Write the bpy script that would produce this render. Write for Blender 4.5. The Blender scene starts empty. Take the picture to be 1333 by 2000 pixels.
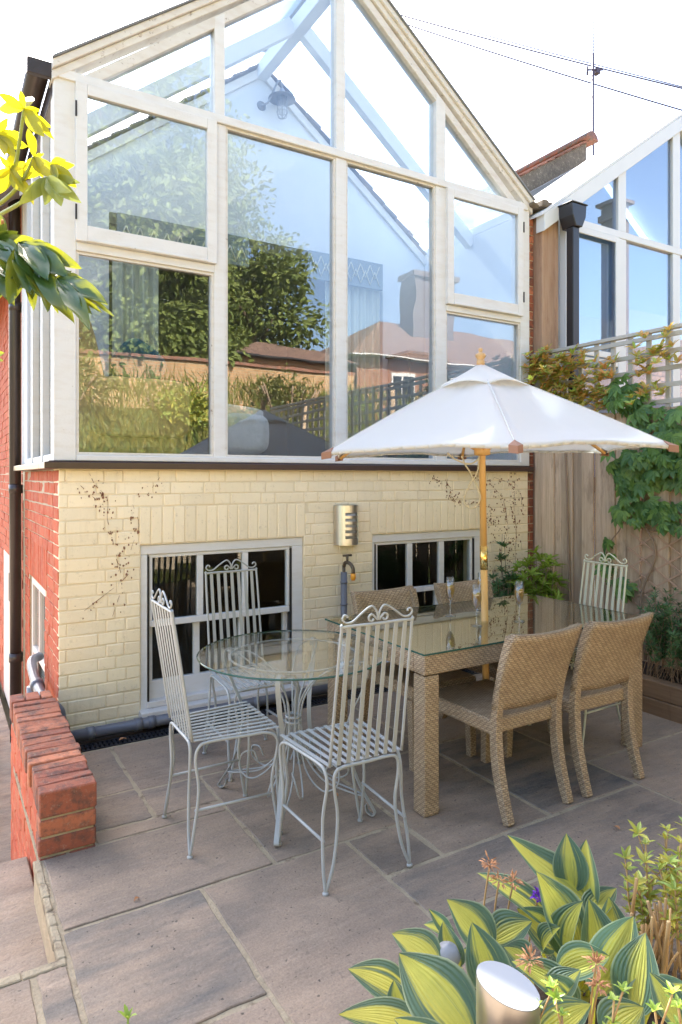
import bpy, math, random
from mathutils import Vector, Matrix
R = math.radians
rnd = random.Random(7)
scene = bpy.context.scene
col = scene.collection

# ---------------------------------------------------------------- camera, sky, sun, exposure
CAMP = Vector((-.619, -4.253, 1.55)); YAW = R(31)
cam_d = bpy.data.cameras.new('camera'); cam = bpy.data.objects.new('camera', cam_d); col.objects.link(cam)
cam.location = CAMP; cam.rotation_euler = (R(90), 0, -YAW)
cam_d.sensor_fit = 'HORIZONTAL'; cam_d.sensor_width = 36; cam_d.lens = 36 * 1318 / 1333
cam_d.shift_y = -68 / 1333; cam_d.clip_start = .05; cam_d.clip_end = 3000
scene.camera = cam

SUN_EL, SUN_AZ = R(45.3), R(3)          # azimuth measured from +y towards +x
world = bpy.data.worlds.new('World'); scene.world = world; world.use_nodes = True
nt = world.node_tree; nt.nodes.clear()
sky = nt.nodes.new('ShaderNodeTexSky'); sky.sky_type = 'NISHITA'; sky.sun_disc = False
sky.sun_elevation = SUN_EL; sky.sun_rotation = SUN_AZ; sky.dust_density = 2.6; sky.air_density = .9; sky.ozone_density = .1
bg = nt.nodes.new('ShaderNodeBackground'); bg.inputs['Strength'].default_value = .15
wo = nt.nodes.new('ShaderNodeOutputWorld')
nt.links.new(sky.outputs[0], bg.inputs[0]); nt.links.new(bg.outputs[0], wo.inputs[0])
sd = bpy.data.lights.new('sun', 'SUN'); sun = bpy.data.objects.new('sun', sd); col.objects.link(sun)
sd.energy = 5.0; sd.angle = R(.55); sd.color = (1, .93, .80)
S = Vector((math.sin(SUN_AZ) * math.cos(SUN_EL), math.cos(SUN_AZ) * math.cos(SUN_EL), math.sin(SUN_EL)))
sun.rotation_euler = S.to_track_quat('Z', 'Y').to_euler(); sun.location = S * 30
scene.view_settings.view_transform = 'Standard'; scene.view_settings.look = 'None'
scene.view_settings.exposure = 2.5; scene.view_settings.gamma = 1
scene.render.engine = 'CYCLES'
try:
    scene.cycles.use_denoising = True; scene.cycles.max_bounces = 10; scene.cycles.transparent_max_bounces = 24
    scene.cycles.caustics_reflective = False; scene.cycles.caustics_refractive = False
    scene.cycles.sample_clamp_indirect = 6
except Exception: pass

# ---------------------------------------------------------------- materials
class N:
    def __init__(s, name):
        s.m = bpy.data.materials.new(name); s.m.use_nodes = True; s.t = s.m.node_tree; s.t.nodes.clear()
        s.out = s.n('ShaderNodeOutputMaterial')
    def n(s, ty, **kw):
        a = s.t.nodes.new(ty)
        for k, v in kw.items():
            if k.startswith('i_'):
                a.inputs[k[2:].replace('_', ' ')].default_value = v
            else: setattr(a, k, v)
        return a
    def l(s, a, b): s.t.links.new(a, b)
    def math(s, op, a, b=None, clamp=False):
        n = s.n('ShaderNodeMath', operation=op); n.use_clamp = clamp
        for i, x in enumerate((a, b)):
            if x is None: continue
            if isinstance(x, (int, float)): n.inputs[i].default_value = x
            else: s.l(x, n.inputs[i])
        return n.outputs[0]
    def noise(s, vec, scale, detail=4, rough=.55):
        n = s.n('ShaderNodeTexNoise'); n.inputs['Scale'].default_value = scale
        n.inputs['Detail'].default_value = detail; n.inputs['Roughness'].default_value = rough
        s.l(vec, n.inputs['Vector']); return n.outputs['Fac']
    def mix(s, f, a, b):
        n = s.n('ShaderNodeMix', data_type='RGBA')
        for sock, x in ((n.inputs['Factor'], f), (n.inputs[6], a), (n.inputs[7], b)):
            if isinstance(x, (int, float)): sock.default_value = x
            elif isinstance(x, tuple): sock.default_value = (*x[:3], 1)
            else: s.l(x, sock)
        return n.outputs[2]
    def ramp(s, f, stops):
        r = s.n('ShaderNodeValToRGB'); e = r.color_ramp.elements
        while len(e) < len(stops): e.new(.5)
        for q, (p, c) in zip(e, stops):
            q.position = p; q.color = (*c, 1) if isinstance(c, tuple) else (c, c, c, 1)
        s.l(f, r.inputs[0]); return r.outputs[0]
    def scale(s, c, f):
        n = s.n('ShaderNodeVectorMath', operation='SCALE'); s.l(c, n.inputs[0])
        if isinstance(f, (int, float)): n.inputs['Scale'].default_value = f
        else: s.l(f, n.inputs['Scale'])
        return n.outputs[0]
    def mapping(s, vec, sc):
        n = s.n('ShaderNodeMapping'); n.inputs['Scale'].default_value = sc; s.l(vec, n.inputs[0]); return n.outputs[0]
    def obj(s): return s.n('ShaderNodeTexCoord').outputs['Object']
    def uv(s): return s.n('ShaderNodeTexCoord').outputs['UV']
    def island(s): return s.n('ShaderNodeNewGeometry').outputs['Random Per Island']
    def bump(s, h, st, dist=.01):
        b = s.n('ShaderNodeBump'); b.inputs['Strength'].default_value = st; b.inputs['Distance'].default_value = dist
        s.l(h, b.inputs['Height']); return b.outputs[0]
    def bsdf(s, c, rough=.6, metal=0, nrm=None, spec=.5, sub=None):
        b = s.n('ShaderNodeBsdfPrincipled')
        if isinstance(c, tuple): b.inputs['Base Color'].default_value = (*c, 1)
        else: s.l(c, b.inputs['Base Color'])
        if isinstance(rough, (int, float)): b.inputs['Roughness'].default_value = rough
        else: s.l(rough, b.inputs['Roughness'])
        b.inputs['Metallic'].default_value = metal; b.inputs['Specular IOR Level'].default_value = spec
        if nrm is not None: s.l(nrm, b.inputs['Normal'])
        return b.outputs[0]
    def mixsh(s, f, a, b):
        n = s.n('ShaderNodeMixShader')
        if isinstance(f, (int, float)): n.inputs[0].default_value = f
        else: s.l(f, n.inputs[0])
        s.l(a, n.inputs[1]); s.l(b, n.inputs[2]); return n.outputs[0]
    def done(s, sh): s.l(sh, s.out.inputs[0]); return s.m

def mat(name, base, rough=.6, metal=0, var=.12, vs=6, bump=.15, bs=60, island=0., trans=0., tcol=None, spec=.5, dirt=None, stretch=(1, 1, 1)):
    k = N(name); o = k.mapping(k.obj(), stretch)
    f = k.math('ADD', k.math('MULTIPLY', k.noise(o, vs), 2 * var), 1 - var)
    if island: f = k.math('MULTIPLY', f, k.math('ADD', k.math('MULTIPLY', k.island(), 2 * island), 1 - island))
    c = k.n('ShaderNodeRGB'); c.outputs[0].default_value = (*base, 1); c = c.outputs[0]
    if dirt:
        dc, ds, th = dirt
        c = k.mix(k.ramp(k.noise(o, ds, 8, .7), [(th, 0), (min(th + .12, 1), 1)]), c, dc)
    c = k.scale(c, f)
    nr = k.bump(k.noise(o, bs, 5), bump) if bump else None
    sh = k.bsdf(c, rough, metal, nr, spec)
    if trans:
        t = k.n('ShaderNodeBsdfTranslucent')
        if tcol: t.inputs[0].default_value = (*tcol, 1)
        else: k.l(c, t.inputs[0])
        sh = k.mixsh(trans, sh, t.outputs[0])
    return k.done(sh)

def brickmat(name, c1, c2, mortar, bw=.225, bh=.075, ms=.01, rough=.85, bumpst=.4):
    k = N(name); u = k.uv()
    b = k.n('ShaderNodeTexBrick'); k.l(u, b.inputs['Vector'])
    for i, c in (('Color1', c1), ('Color2', c2), ('Mortar', mortar)): b.inputs[i].default_value = (*c, 1)
    b.inputs['Scale'].default_value = 1; b.inputs['Brick Width'].default_value = bw; b.inputs['Row Height'].default_value = bh
    b.inputs['Mortar Size'].default_value = ms; b.inputs['Mortar Smooth'].default_value = .2
    c = k.scale(b.outputs[0], k.math('ADD', k.math('MULTIPLY', k.noise(k.obj(), 3, 8, .7), .8), .6))
    h = k.math('SUBTRACT', 1, b.outputs['Fac'])
    return k.done(k.bsdf(c, rough, 0, k.bump(h, bumpst)))

def glassmat(name, f0, tint=(1, 1, 1), film=0, wob=0., fc=(.8, .82, .82)):
    k = N(name)
    lw = k.n('ShaderNodeLayerWeight'); lw.inputs['Blend'].default_value = .5
    p = k.math('POWER', lw.outputs['Facing'], 5)
    f = k.math('ADD', k.math('MULTIPLY', p, 1 - f0), f0, True)
    t = k.n('ShaderNodeBsdfTransparent'); t.inputs[0].default_value = (*tint, 1)
    g = k.n('ShaderNodeBsdfGlossy'); g.inputs['Roughness'].default_value = 0.0
    if wob:
        k.l(k.bump(k.noise(k.obj(), 1.1, 2), wob, .02), g.inputs['Normal'])
    sh = k.mixsh(f, t.outputs[0], g.outputs[0])
    if film:
        d = k.n('ShaderNodeBsdfTranslucent'); d.inputs[0].default_value = (*fc, 1)
        m = k.ramp(k.noise(k.obj(), 5, 8, .7), [(.35, film * .5), (.65, film)])
        sh = k.mixsh(m, sh, d.outputs[0])
    return k.done(sh)

M = {}
# weathered white joinery paint: flaking and grime have shapes of their own
def joinery(name, base, grime, th):
    k = N(name); o = k.obj()
    a = k.ramp(k.noise(o, 26, 8, .75), [(th, 0), (th + .06, 1)])
    b = k.ramp(k.noise(k.mapping(o, (2, 2, 7)), 3, 5, .6), [(.45, 0), (.8, 1)])
    c = k.mix(k.math('MULTIPLY', b, .45), base, grime); c = k.mix(k.math('MULTIPLY', a, .8), c, (.22, .15, .09))
    return k.done(k.bsdf(c, .45, 0, k.bump(k.noise(o, 70, 4), .12)))
M['white'] = joinery('white_joinery', (.69, .67, .65), (.55, .48, .40), .66)
M['white_old'] = joinery('old_white_joinery', (.66, .62, .57), (.46, .35, .25), .60)
M['upvc'] = mat('pale_grey_frame', (.66, .67, .68), .35, var=.04, bump=.02)
M['pink_white'] = mat('cream_joinery', (.72, .60, .52), .5, var=.1)
k = N('cream_painted_brick'); o = k.obj()
c = k.mix(k.ramp(k.noise(o, 1.6, 5, .6), [(.3, 0), (.7, 1)]), (.84, .69, .46), (.91, .78, .56))
c = k.mix(k.math('MULTIPLY', k.ramp(k.noise(o, 22, 8, .8), [(.56, 0), (.66, 1)]), .45), c, (.46, .36, .22))
c = k.mix(k.math('MULTIPLY', k.ramp(k.noise(k.mapping(o, (7, 7, .9)), 2.5, 7, .7), [(.55, 0), (.78, 1)]), .35), c, (.48, .37, .22))
c = k.mix(k.math('MULTIPLY', k.ramp(k.noise(o, 55, 6, .7), [(.67, 0), (.71, 1)]), .65), c, (.20, .11, .06))
M['cream'] = k.done(k.bsdf(k.scale(c, k.math('ADD', k.math('MULTIPLY', k.island(), .10), .93)), .62, 0, k.bump(k.noise(o, 38, 6, .65), .55, .006)))
M['cream_joint'] = mat('cream_painted_joint', (.76, .62, .41), .7, var=.15, bump=.4)
def redbrick(name, a, b, st):
    k = N(name); o = k.obj()
    c = k.mix(k.island(), a, b); c = k.mix(k.math('MULTIPLY', k.ramp(k.noise(o, 14, 9, .75), [(.46, 0), (.60, 1)]), .8), c, st)
    c = k.mix(k.math('MULTIPLY', k.ramp(k.noise(o, 45, 6, .8), [(.56, 0), (.64, 1)]), .5), c, (.34, .24, .17))
    c = k.scale(c, k.math('ADD', k.math('MULTIPLY', k.noise(o, 9, 6), .5), .75))
    return k.done(k.bsdf(c, .85, 0, k.bump(k.noise(o, 80, 6, .7), .6, .006)))
M['brick'] = redbrick('red_brick', (.50, .17, .08), (.27, .075, .04), (.085, .05, .04))
M['brick_sunlit'] = redbrick('sunlit_orange_brick', (.52, .085, .025), (.42, .06, .02), (.46, .15, .07))  # sunlit orange of the left-facing walls put into the brick colour
M['mortar'] = mat('lime_mortar', (.48, .36, .22), .9, var=.3, vs=20, bump=.8, bs=90)
M['mortar_pale'] = mat('sandy_mortar', (.36, .29, .19), .95, var=.3, vs=15, bump=.9, bs=90, dirt=((.16, .11, .07), 9, .55))
M['cap'] = mat('dark_brown_gloss', (.055, .028, .022), .3, var=.25, bump=.15)
M['int_white'] = mat('white_plaster', (.68, .70, .74), .8, var=.03, bump=.03)
M['int_wood'] = mat('interior_floor', (.30, .20, .12), .5)
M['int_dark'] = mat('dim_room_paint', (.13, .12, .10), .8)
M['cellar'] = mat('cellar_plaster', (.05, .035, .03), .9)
M['glass'] = glassmat('window_glass', .125, (.84, .885, .92), .03, wob=.14, fc=(.85, .80, .68))  # thin warm film imitates haze over the reflections
M['glass_dark'] = glassmat('basement_glass', .05, (.9, .92, .9))
M['glass_new'] = glassmat('coated_glass', .24, (.75, .85, .97))
M['roofglass'] = glassmat('weathered_roof_glass', .05, (.72, .78, .84), .20)
M['roofglass_white'] = glassmat('frosted_roof_glass', .05, (.75, .80, .86), .8)
M['table_glass'] = glassmat('table_glass', .36, (.86, .92, .88), .03)
M['round_glass'] = glassmat('clear_table_glass', .06, (.96, .98, .97))
k = N('glass_edge'); M['gedge'] = k.done(k.bsdf((.03, .09, .07), .1))
M['wineglass'] = glassmat('stemware_glass', .14, (.96, .97, .97), .05)
M['wine'] = glassmat('sparkling_wine', .08, (.95, .78, .34), .8, 0, (.95, .66, .16))
M['tile'] = mat('clay_roof_tile', (.23, .10, .065), .85, var=.4, vs=9, bump=.6, island=.3, dirt=((.12, .11, .09), 12, .5))
M['tile_dark'] = mat('dark_roof_tile', (.22, .20, .21), .85, var=.4, bump=.6, island=.3)
M['far_tile'] = brickmat('far_tiled_roof', (.17, .10, .08), (.24, .14, .10), (.06, .04, .03), .17, .11, .012)
M['far_brick'] = brickmat('garden_wall_brick', (.42, .22, .10), (.52, .30, .15), (.42, .34, .22))
M['far_brick_red'] = brickmat('outbuilding_brick', (.34, .14, .08), (.26, .10, .06), (.30, .22, .15))
M['far_stack'] = brickmat('silhouette_dark_brick', (.15, .12, .12), (.11, .09, .10), (.13, .12, .12))  # backlit darkness of the mirrored chimneys put into the brick colour
M['lead'] = mat('lead_sheet', (.20, .21, .23), .5)
M['pvc'] = mat('grey_pvc_pipe', (.135, .135, .15), .35, var=.15, bump=.03)
M['black'] = mat('black_plastic', (.018, .018, .022), .35, var=.1, bump=.02)
M['brown_gutter'] = mat('brown_gutter_paint', (.04, .028, .026), .3, var=.3)
M['blackbar'] = mat('black_cord', (.02, .015, .013), .6)
M['steel'] = mat('brushed_steel', (.55, .52, .49), .28, 1, var=.1, bump=.06, bs=20, stretch=(1, 1, 12))
M['steel_light'] = mat('satin_steel', (.50, .49, .48), .36, 1, var=.05, bump=.02)
M['lamp_white'] = mat('opal_panel', (.33, .34, .36), .3, var=.02, bump=0)
M['iron'] = mat('sage_grey_painted_iron', (.34, .345, .33), .42, var=.12, bump=.12, dirt=((.26, .22, .18), 30, .66))
M['iron_pale'] = mat('cream_painted_iron', (.56, .55, .42), .45, var=.1, bump=.1)
M['brass'] = mat('polished_brass', (.80, .52, .16), .18, 1, var=.05, bump=.02)
M['tapbrass'] = mat('aged_tap_metal', (.12, .09, .06), .5, .7)
M['yellow'] = mat('yellow_plastic', (.75, .30, .02), .4)
M['polewood'] = mat('varnished_pole_wood', (.70, .40, .13), .4, var=.12, vs=4, bump=.05, stretch=(12, 12, 1))
M['finial'] = mat('turned_pale_wood', (.55, .33, .14), .45, stretch=(1, 1, 6))
M['canvas'] = mat('white_canvas', (.90, .885, .86), .85, var=.03, vs=3, bump=.06, bs=5, trans=.6, tcol=(.97, .92, .83))
M['pocket'] = mat('rust_canvas_patch', (.30, .15, .09), .8)
M['rope'] = mat('cotton_rope', (.62, .53, .36), .9, bump=.4, bs=200)
# woven rattan
def wicker(name, a, b, dark, bw=.028, bh=.0095):
    k = N(name); u = k.uv(); sp = k.n('ShaderNodeSeparateXYZ'); k.l(u, sp.inputs[0])
    wob = k.math('MULTIPLY', k.math('SUBTRACT', k.noise(k.obj(), 14, 3), .5), .010)
    v_ = k.math('DIVIDE', k.math('ADD', sp.outputs[1], wob), bh); row = k.math('FLOOR', v_)
    x_ = k.math('ADD', k.math('DIVIDE', k.math('ADD', sp.outputs[0], wob), bw), k.math('MULTIPLY', row, .37)); cell = k.math('FLOOR', x_)
    hx = k.math('SINE', k.math('MULTIPLY', k.math('FRACT', x_), math.pi)); hy = k.math('SINE', k.math('MULTIPLY', k.math('FRACT', v_), math.pi))
    h = k.math('MULTIPLY', k.math('POWER', hx, .45), k.math('POWER', hy, .6))
    cv = k.n('ShaderNodeCombineXYZ'); k.l(row, cv.inputs[0]); k.l(cell, cv.inputs[1]); wn = k.n('ShaderNodeTexWhiteNoise'); k.l(cv.outputs[0], wn.inputs[0])
    c = k.mix(wn.outputs[0], a, b); c = k.mix(k.ramp(h, [(.15, 1), (.75, 0)]), c, dark)
    c = k.scale(c, k.math('ADD', k.math('MULTIPLY', k.noise(k.obj(), 7, 5), .5), .75))
    return k.done(k.bsdf(c, .42, 0, k.bump(h, .6, .004)))
M['wicker'] = wicker('rattan_weave', (.50, .37, .23), (.36, .25, .15), (.15, .095, .05))
# timber
def wood(name, a, b, knot, st=(18, 18, 1.1), isl=.25, rough=.85):
    k = N(name); o = k.obj()
    off = k.n('ShaderNodeVectorMath', operation='ADD'); k.l(o, off.inputs[0])
    cv = k.n('ShaderNodeCombineXYZ'); k.l(k.math('MULTIPLY', k.island(), 37), cv.inputs[2]); k.l(cv.outputs[0], off.inputs[1])
    o2 = k.mapping(off.outputs[0], st)
    g = k.noise(o2, 2.2, 9, .72)
    c = k.mix(k.ramp(g, [(.3, 0), (.7, 1)]), a, b)
    c = k.mix(k.math('MULTIPLY', k.ramp(k.noise(k.mapping(off.outputs[0], (6, 6, 1.6)), 1.6, 5, .7), [(.55, 0), (.75, 1)]), .65), c, knot)
    c = k.scale(c, k.math('ADD', k.math('MULTIPLY', k.island(), 2 * isl), 1 - isl))
    return k.done(k.bsdf(c, rough, 0, k.bump(g, .5, .006)))
M['fence'] = wood('weathered_fence_board', (.36, .25, .155), (.60, .45, .31), (.12, .06, .035))
M['post'] = wood('weathered_oak_post', (.34, .19, .11), (.48, .33, .23), (.16, .08, .05))
M['trellis'] = mat('grey_stained_trellis', (.46, .43, .38), .8, var=.15, bump=.2, stretch=(1, 1, 1))
M['sleeper'] = wood('oak_sleeper', (.17, .10, .055), (.27, .17, .10), (.06, .035, .02), st=(18, 1.1, 18), isl=.1)
M['cane'] = mat('willow_lath', (.42, .27, .18), .8)
M['soil'] = mat('dark_soil', (.05, .032, .022), 1, var=.4, vs=30, bump=1., bs=60)
M['fleece'] = mat('cream_fleece', (.62, .57, .50), .95, var=.2, vs=25, bump=.8, bs=40)
M['tan'] = mat('sunlit_tan_upholstery', (.62, .40, .15), .9, var=.1, bump=.3)  # orange glow of sun on the armchair put into this colour
M['teal'] = mat('teal_cushion', (.03, .12, .14), .85)
M['curtain'] = mat('pale_curtain', (.62, .62, .50), .9, var=.05, bump=.05, trans=.3)
M['pelmet'] = mat('pelmet_cloth', (.20, .24, .26), .9)
M['bead'] = mat('pelmet_trim', (.52, .50, .40), .8)
M['blind'] = mat('pale_blind', (.72, .75, .78), .8, var=.03, bump=0)
M['wire'] = mat('dark_cable', (.05, .035, .06), .6)
M['bark'] = mat('bark', (.13, .085, .055), .95, var=.4, vs=20, bump=.9)
M['stem'] = mat('woody_stem', (.26, .18, .12), .9, bump=.4)
M['deadvine'] = mat('dead_creeper', (.24, .11, .06), .95, var=.5, vs=40)
def leafm(name, a, b, tr=.3, tc=None, rough=.45, island=.25):
    k = N(name)
    c = k.mix(k.island(), a, b); c = k.scale(c, k.math('ADD', k.math('MULTIPLY', k.noise(k.obj(), 3.0, 3), 2 * island), 1 - island))
    t = k.n('ShaderNodeBsdfTranslucent')
    if tc: t.inputs[0].default_value = (*tc, 1)
    else: k.l(k.scale(c, 1.4), t.inputs[0])
    return k.done(k.mixsh(tr, k.bsdf(c, rough), t.outputs[0]))
M['leaf_tree'] = leafm('tree_leaf', (.11, .15, .035), (.22, .26, .06), rough=.8)
M['leaf_dark'] = leafm('ivy_leaf', (.028, .085, .025), (.06, .14, .04))
M['leaf_creeper'] = leafm('creeper_leaf', (.05, .13, .035), (.16, .27, .05))
M['leaf_lime'] = leafm('lime_leaf', (.20, .30, .03), (.32, .42, .06))
M['leaf_bronze'] = leafm('bronze_tipped_leaf', (.60, .28, .08), (.30, .42, .06))
M['leaf_fine'] = leafm('fine_green_leaf', (.055, .13, .05), (.12, .22, .07))
M['leaf_gold'] = leafm('golden_shrub_leaf', (.42, .36, .05), (.26, .36, .07))
M['leaf_hedge'] = leafm('hedge_leaf', (.10, .13, .03), (.24, .22, .05))
M['leaf_fatsia'] = leafm('fatsia_leaf', (.035, .10, .035), (.07, .14, .03), .35, (.30, .30, .02), .3, .12)
M['leaf_fatsia_young'] = leafm('young_fatsia_leaf', (.16, .22, .02), (.24, .27, .02), .62, (.50, .44, .008), .5, .2)
M['stalk'] = leafm('green_stalk', (.25, .28, .05), (.30, .32, .06), .2)
M['dried'] = mat('dried_flower', (.42, .20, .09), .9, island=.2)
M['dry_stem'] = mat('dry_stem', (.40, .25, .11), .9, island=.3)
M['purple'] = mat('purple_petal', (.16, .03, .45), .6, trans=.3, bump=0)
# hosta leaf: gold centre, blue-green margin, streaks between; uv.x across (-1..1), uv.y along
k = N('variegated_hosta_leaf'); u = k.uv(); sep = k.n('ShaderNodeSeparateXYZ'); k.l(u, sep.inputs[0])
ax = k.math('ABSOLUTE', sep.outputs[0])
isl = k.math('MULTIPLY', k.island(), 50)
cv = k.n('ShaderNodeCombineXYZ'); k.l(sep.outputs[0], cv.inputs[0]); k.l(k.math('MULTIPLY', sep.outputs[1], .16), cv.inputs[1]); k.l(isl, cv.inputs[2])
st = k.noise(cv.outputs[0], 5, 4, .6)
e = k.math('ADD', ax, k.math('MULTIPLY', k.math('SUBTRACT', st, .5), 1.5))
e = k.math('ADD', e, k.math('MULTIPLY', k.math('SUBTRACT', k.island(), .5), .35))
mask = k.ramp(e, [(.36, 0), (.66, 1)])
c = k.mix(mask, (.56, .54, .11), (.095, .165, .11))
c = k.mix(k.ramp(ax, [(.90, 0), (.99, 1)]), c, (.30, .36, .22))
c = k.mix(k.math('MULTIPLY', k.ramp(k.noise(k.obj(), 30, 5, .7), [(.68, 0), (.74, 1)]), .7), c, (.30, .20, .08))
c = k.scale(c, k.math('ADD', k.math('MULTIPLY', k.noise(k.obj(), 9, 4), .6), .7))
vein = k.math('SINE', k.math('MULTIPLY', ax, 42)); 
t = k.n('ShaderNodeBsdfTranslucent'); k.l(k.scale(c, 1.7), t.inputs[0])
M['hosta'] = k.done(k.mixsh(.42, k.bsdf(c, .5, 0, k.bump(vein, .6, .005)), t.outputs[0]))
# sandstone flags
k = N('sandstone_flag'); o = k.obj(); ri = k.island()
off = k.n('ShaderNodeVectorMath', operation='ADD'); k.l(o, off.inputs[0]); cv = k.n('ShaderNodeCombineXYZ')
k.l(k.math('MULTIPLY', ri, 23), cv.inputs[2]); k.l(k.math('MULTIPLY', ri, 11), cv.inputs[0]); k.l(cv.outputs[0], off.inputs[1]); p = off.outputs[0]
base = k.ramp(ri, [(0, (.17, .13, .095)), (.25, (.25, .18, .125)), (.45, (.115, .105, .092)), (.62, (.21, .16, .12)), (.8, (.28, .205, .145)), (1, (.14, .12, .10))])
band = k.noise(k.mapping(p, (1.2, 4.2, 1)), 1.5, 6, .6)
c = k.mix(k.ramp(band, [(.35, 0), (.65, 1)]), base, (.31, .225, .155))
c = k.mix(k.math('MULTIPLY', k.ramp(k.noise(p, 2.2, 5, .6), [(.45, 0), (.7, 1)]), .55), c, (.095, .085, .075))
c = k.mix(k.math('MULTIPLY', k.ramp(k.noise(k.mapping(p, (1, 1, 1)), 26, 6, .75), [(.60, 0), (.68, 1)]), .45), c, (.075, .06, .05))
c = k.mix(k.math('MULTIPLY', k.ramp(k.noise(p, 60, 3, .5), [(.68, 0), (.72, 1)]), .8), c, (.03, .025, .02))
c = k.mix(k.math('MULTIPLY', k.ramp(k.noise(k.mapping(p, (1.5, 9, 1)), 4, 7, .7), [(.52, 0), (.75, 1)]), .45), c, (.38, .29, .21))
c = k.scale(c, k.math('ADD', k.math('MULTIPLY', k.noise(p, 130, 3, .7), .8), .62))
h = k.math('ADD', k.math('MULTIPLY', k.noise(k.mapping(p, (1, 3, 1)), 5, 8, .65), 1.0), k.math('MULTIPLY', k.noise(p, 70, 4, .6), .25))
M['flag'] = k.done(k.bsdf(c, k.ramp(k.noise(p, 8, 5), [(.3, .55), (.7, .85)]), 0, k.bump(h, .9, .014), .4))
M['ground'] = mat('earth', (.10, .085, .05), 1, var=.3)
M['grassbank'] = mat('grass_bank', (.07, .10, .025), 1, var=.4, vs=3, bump=.6)

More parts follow.
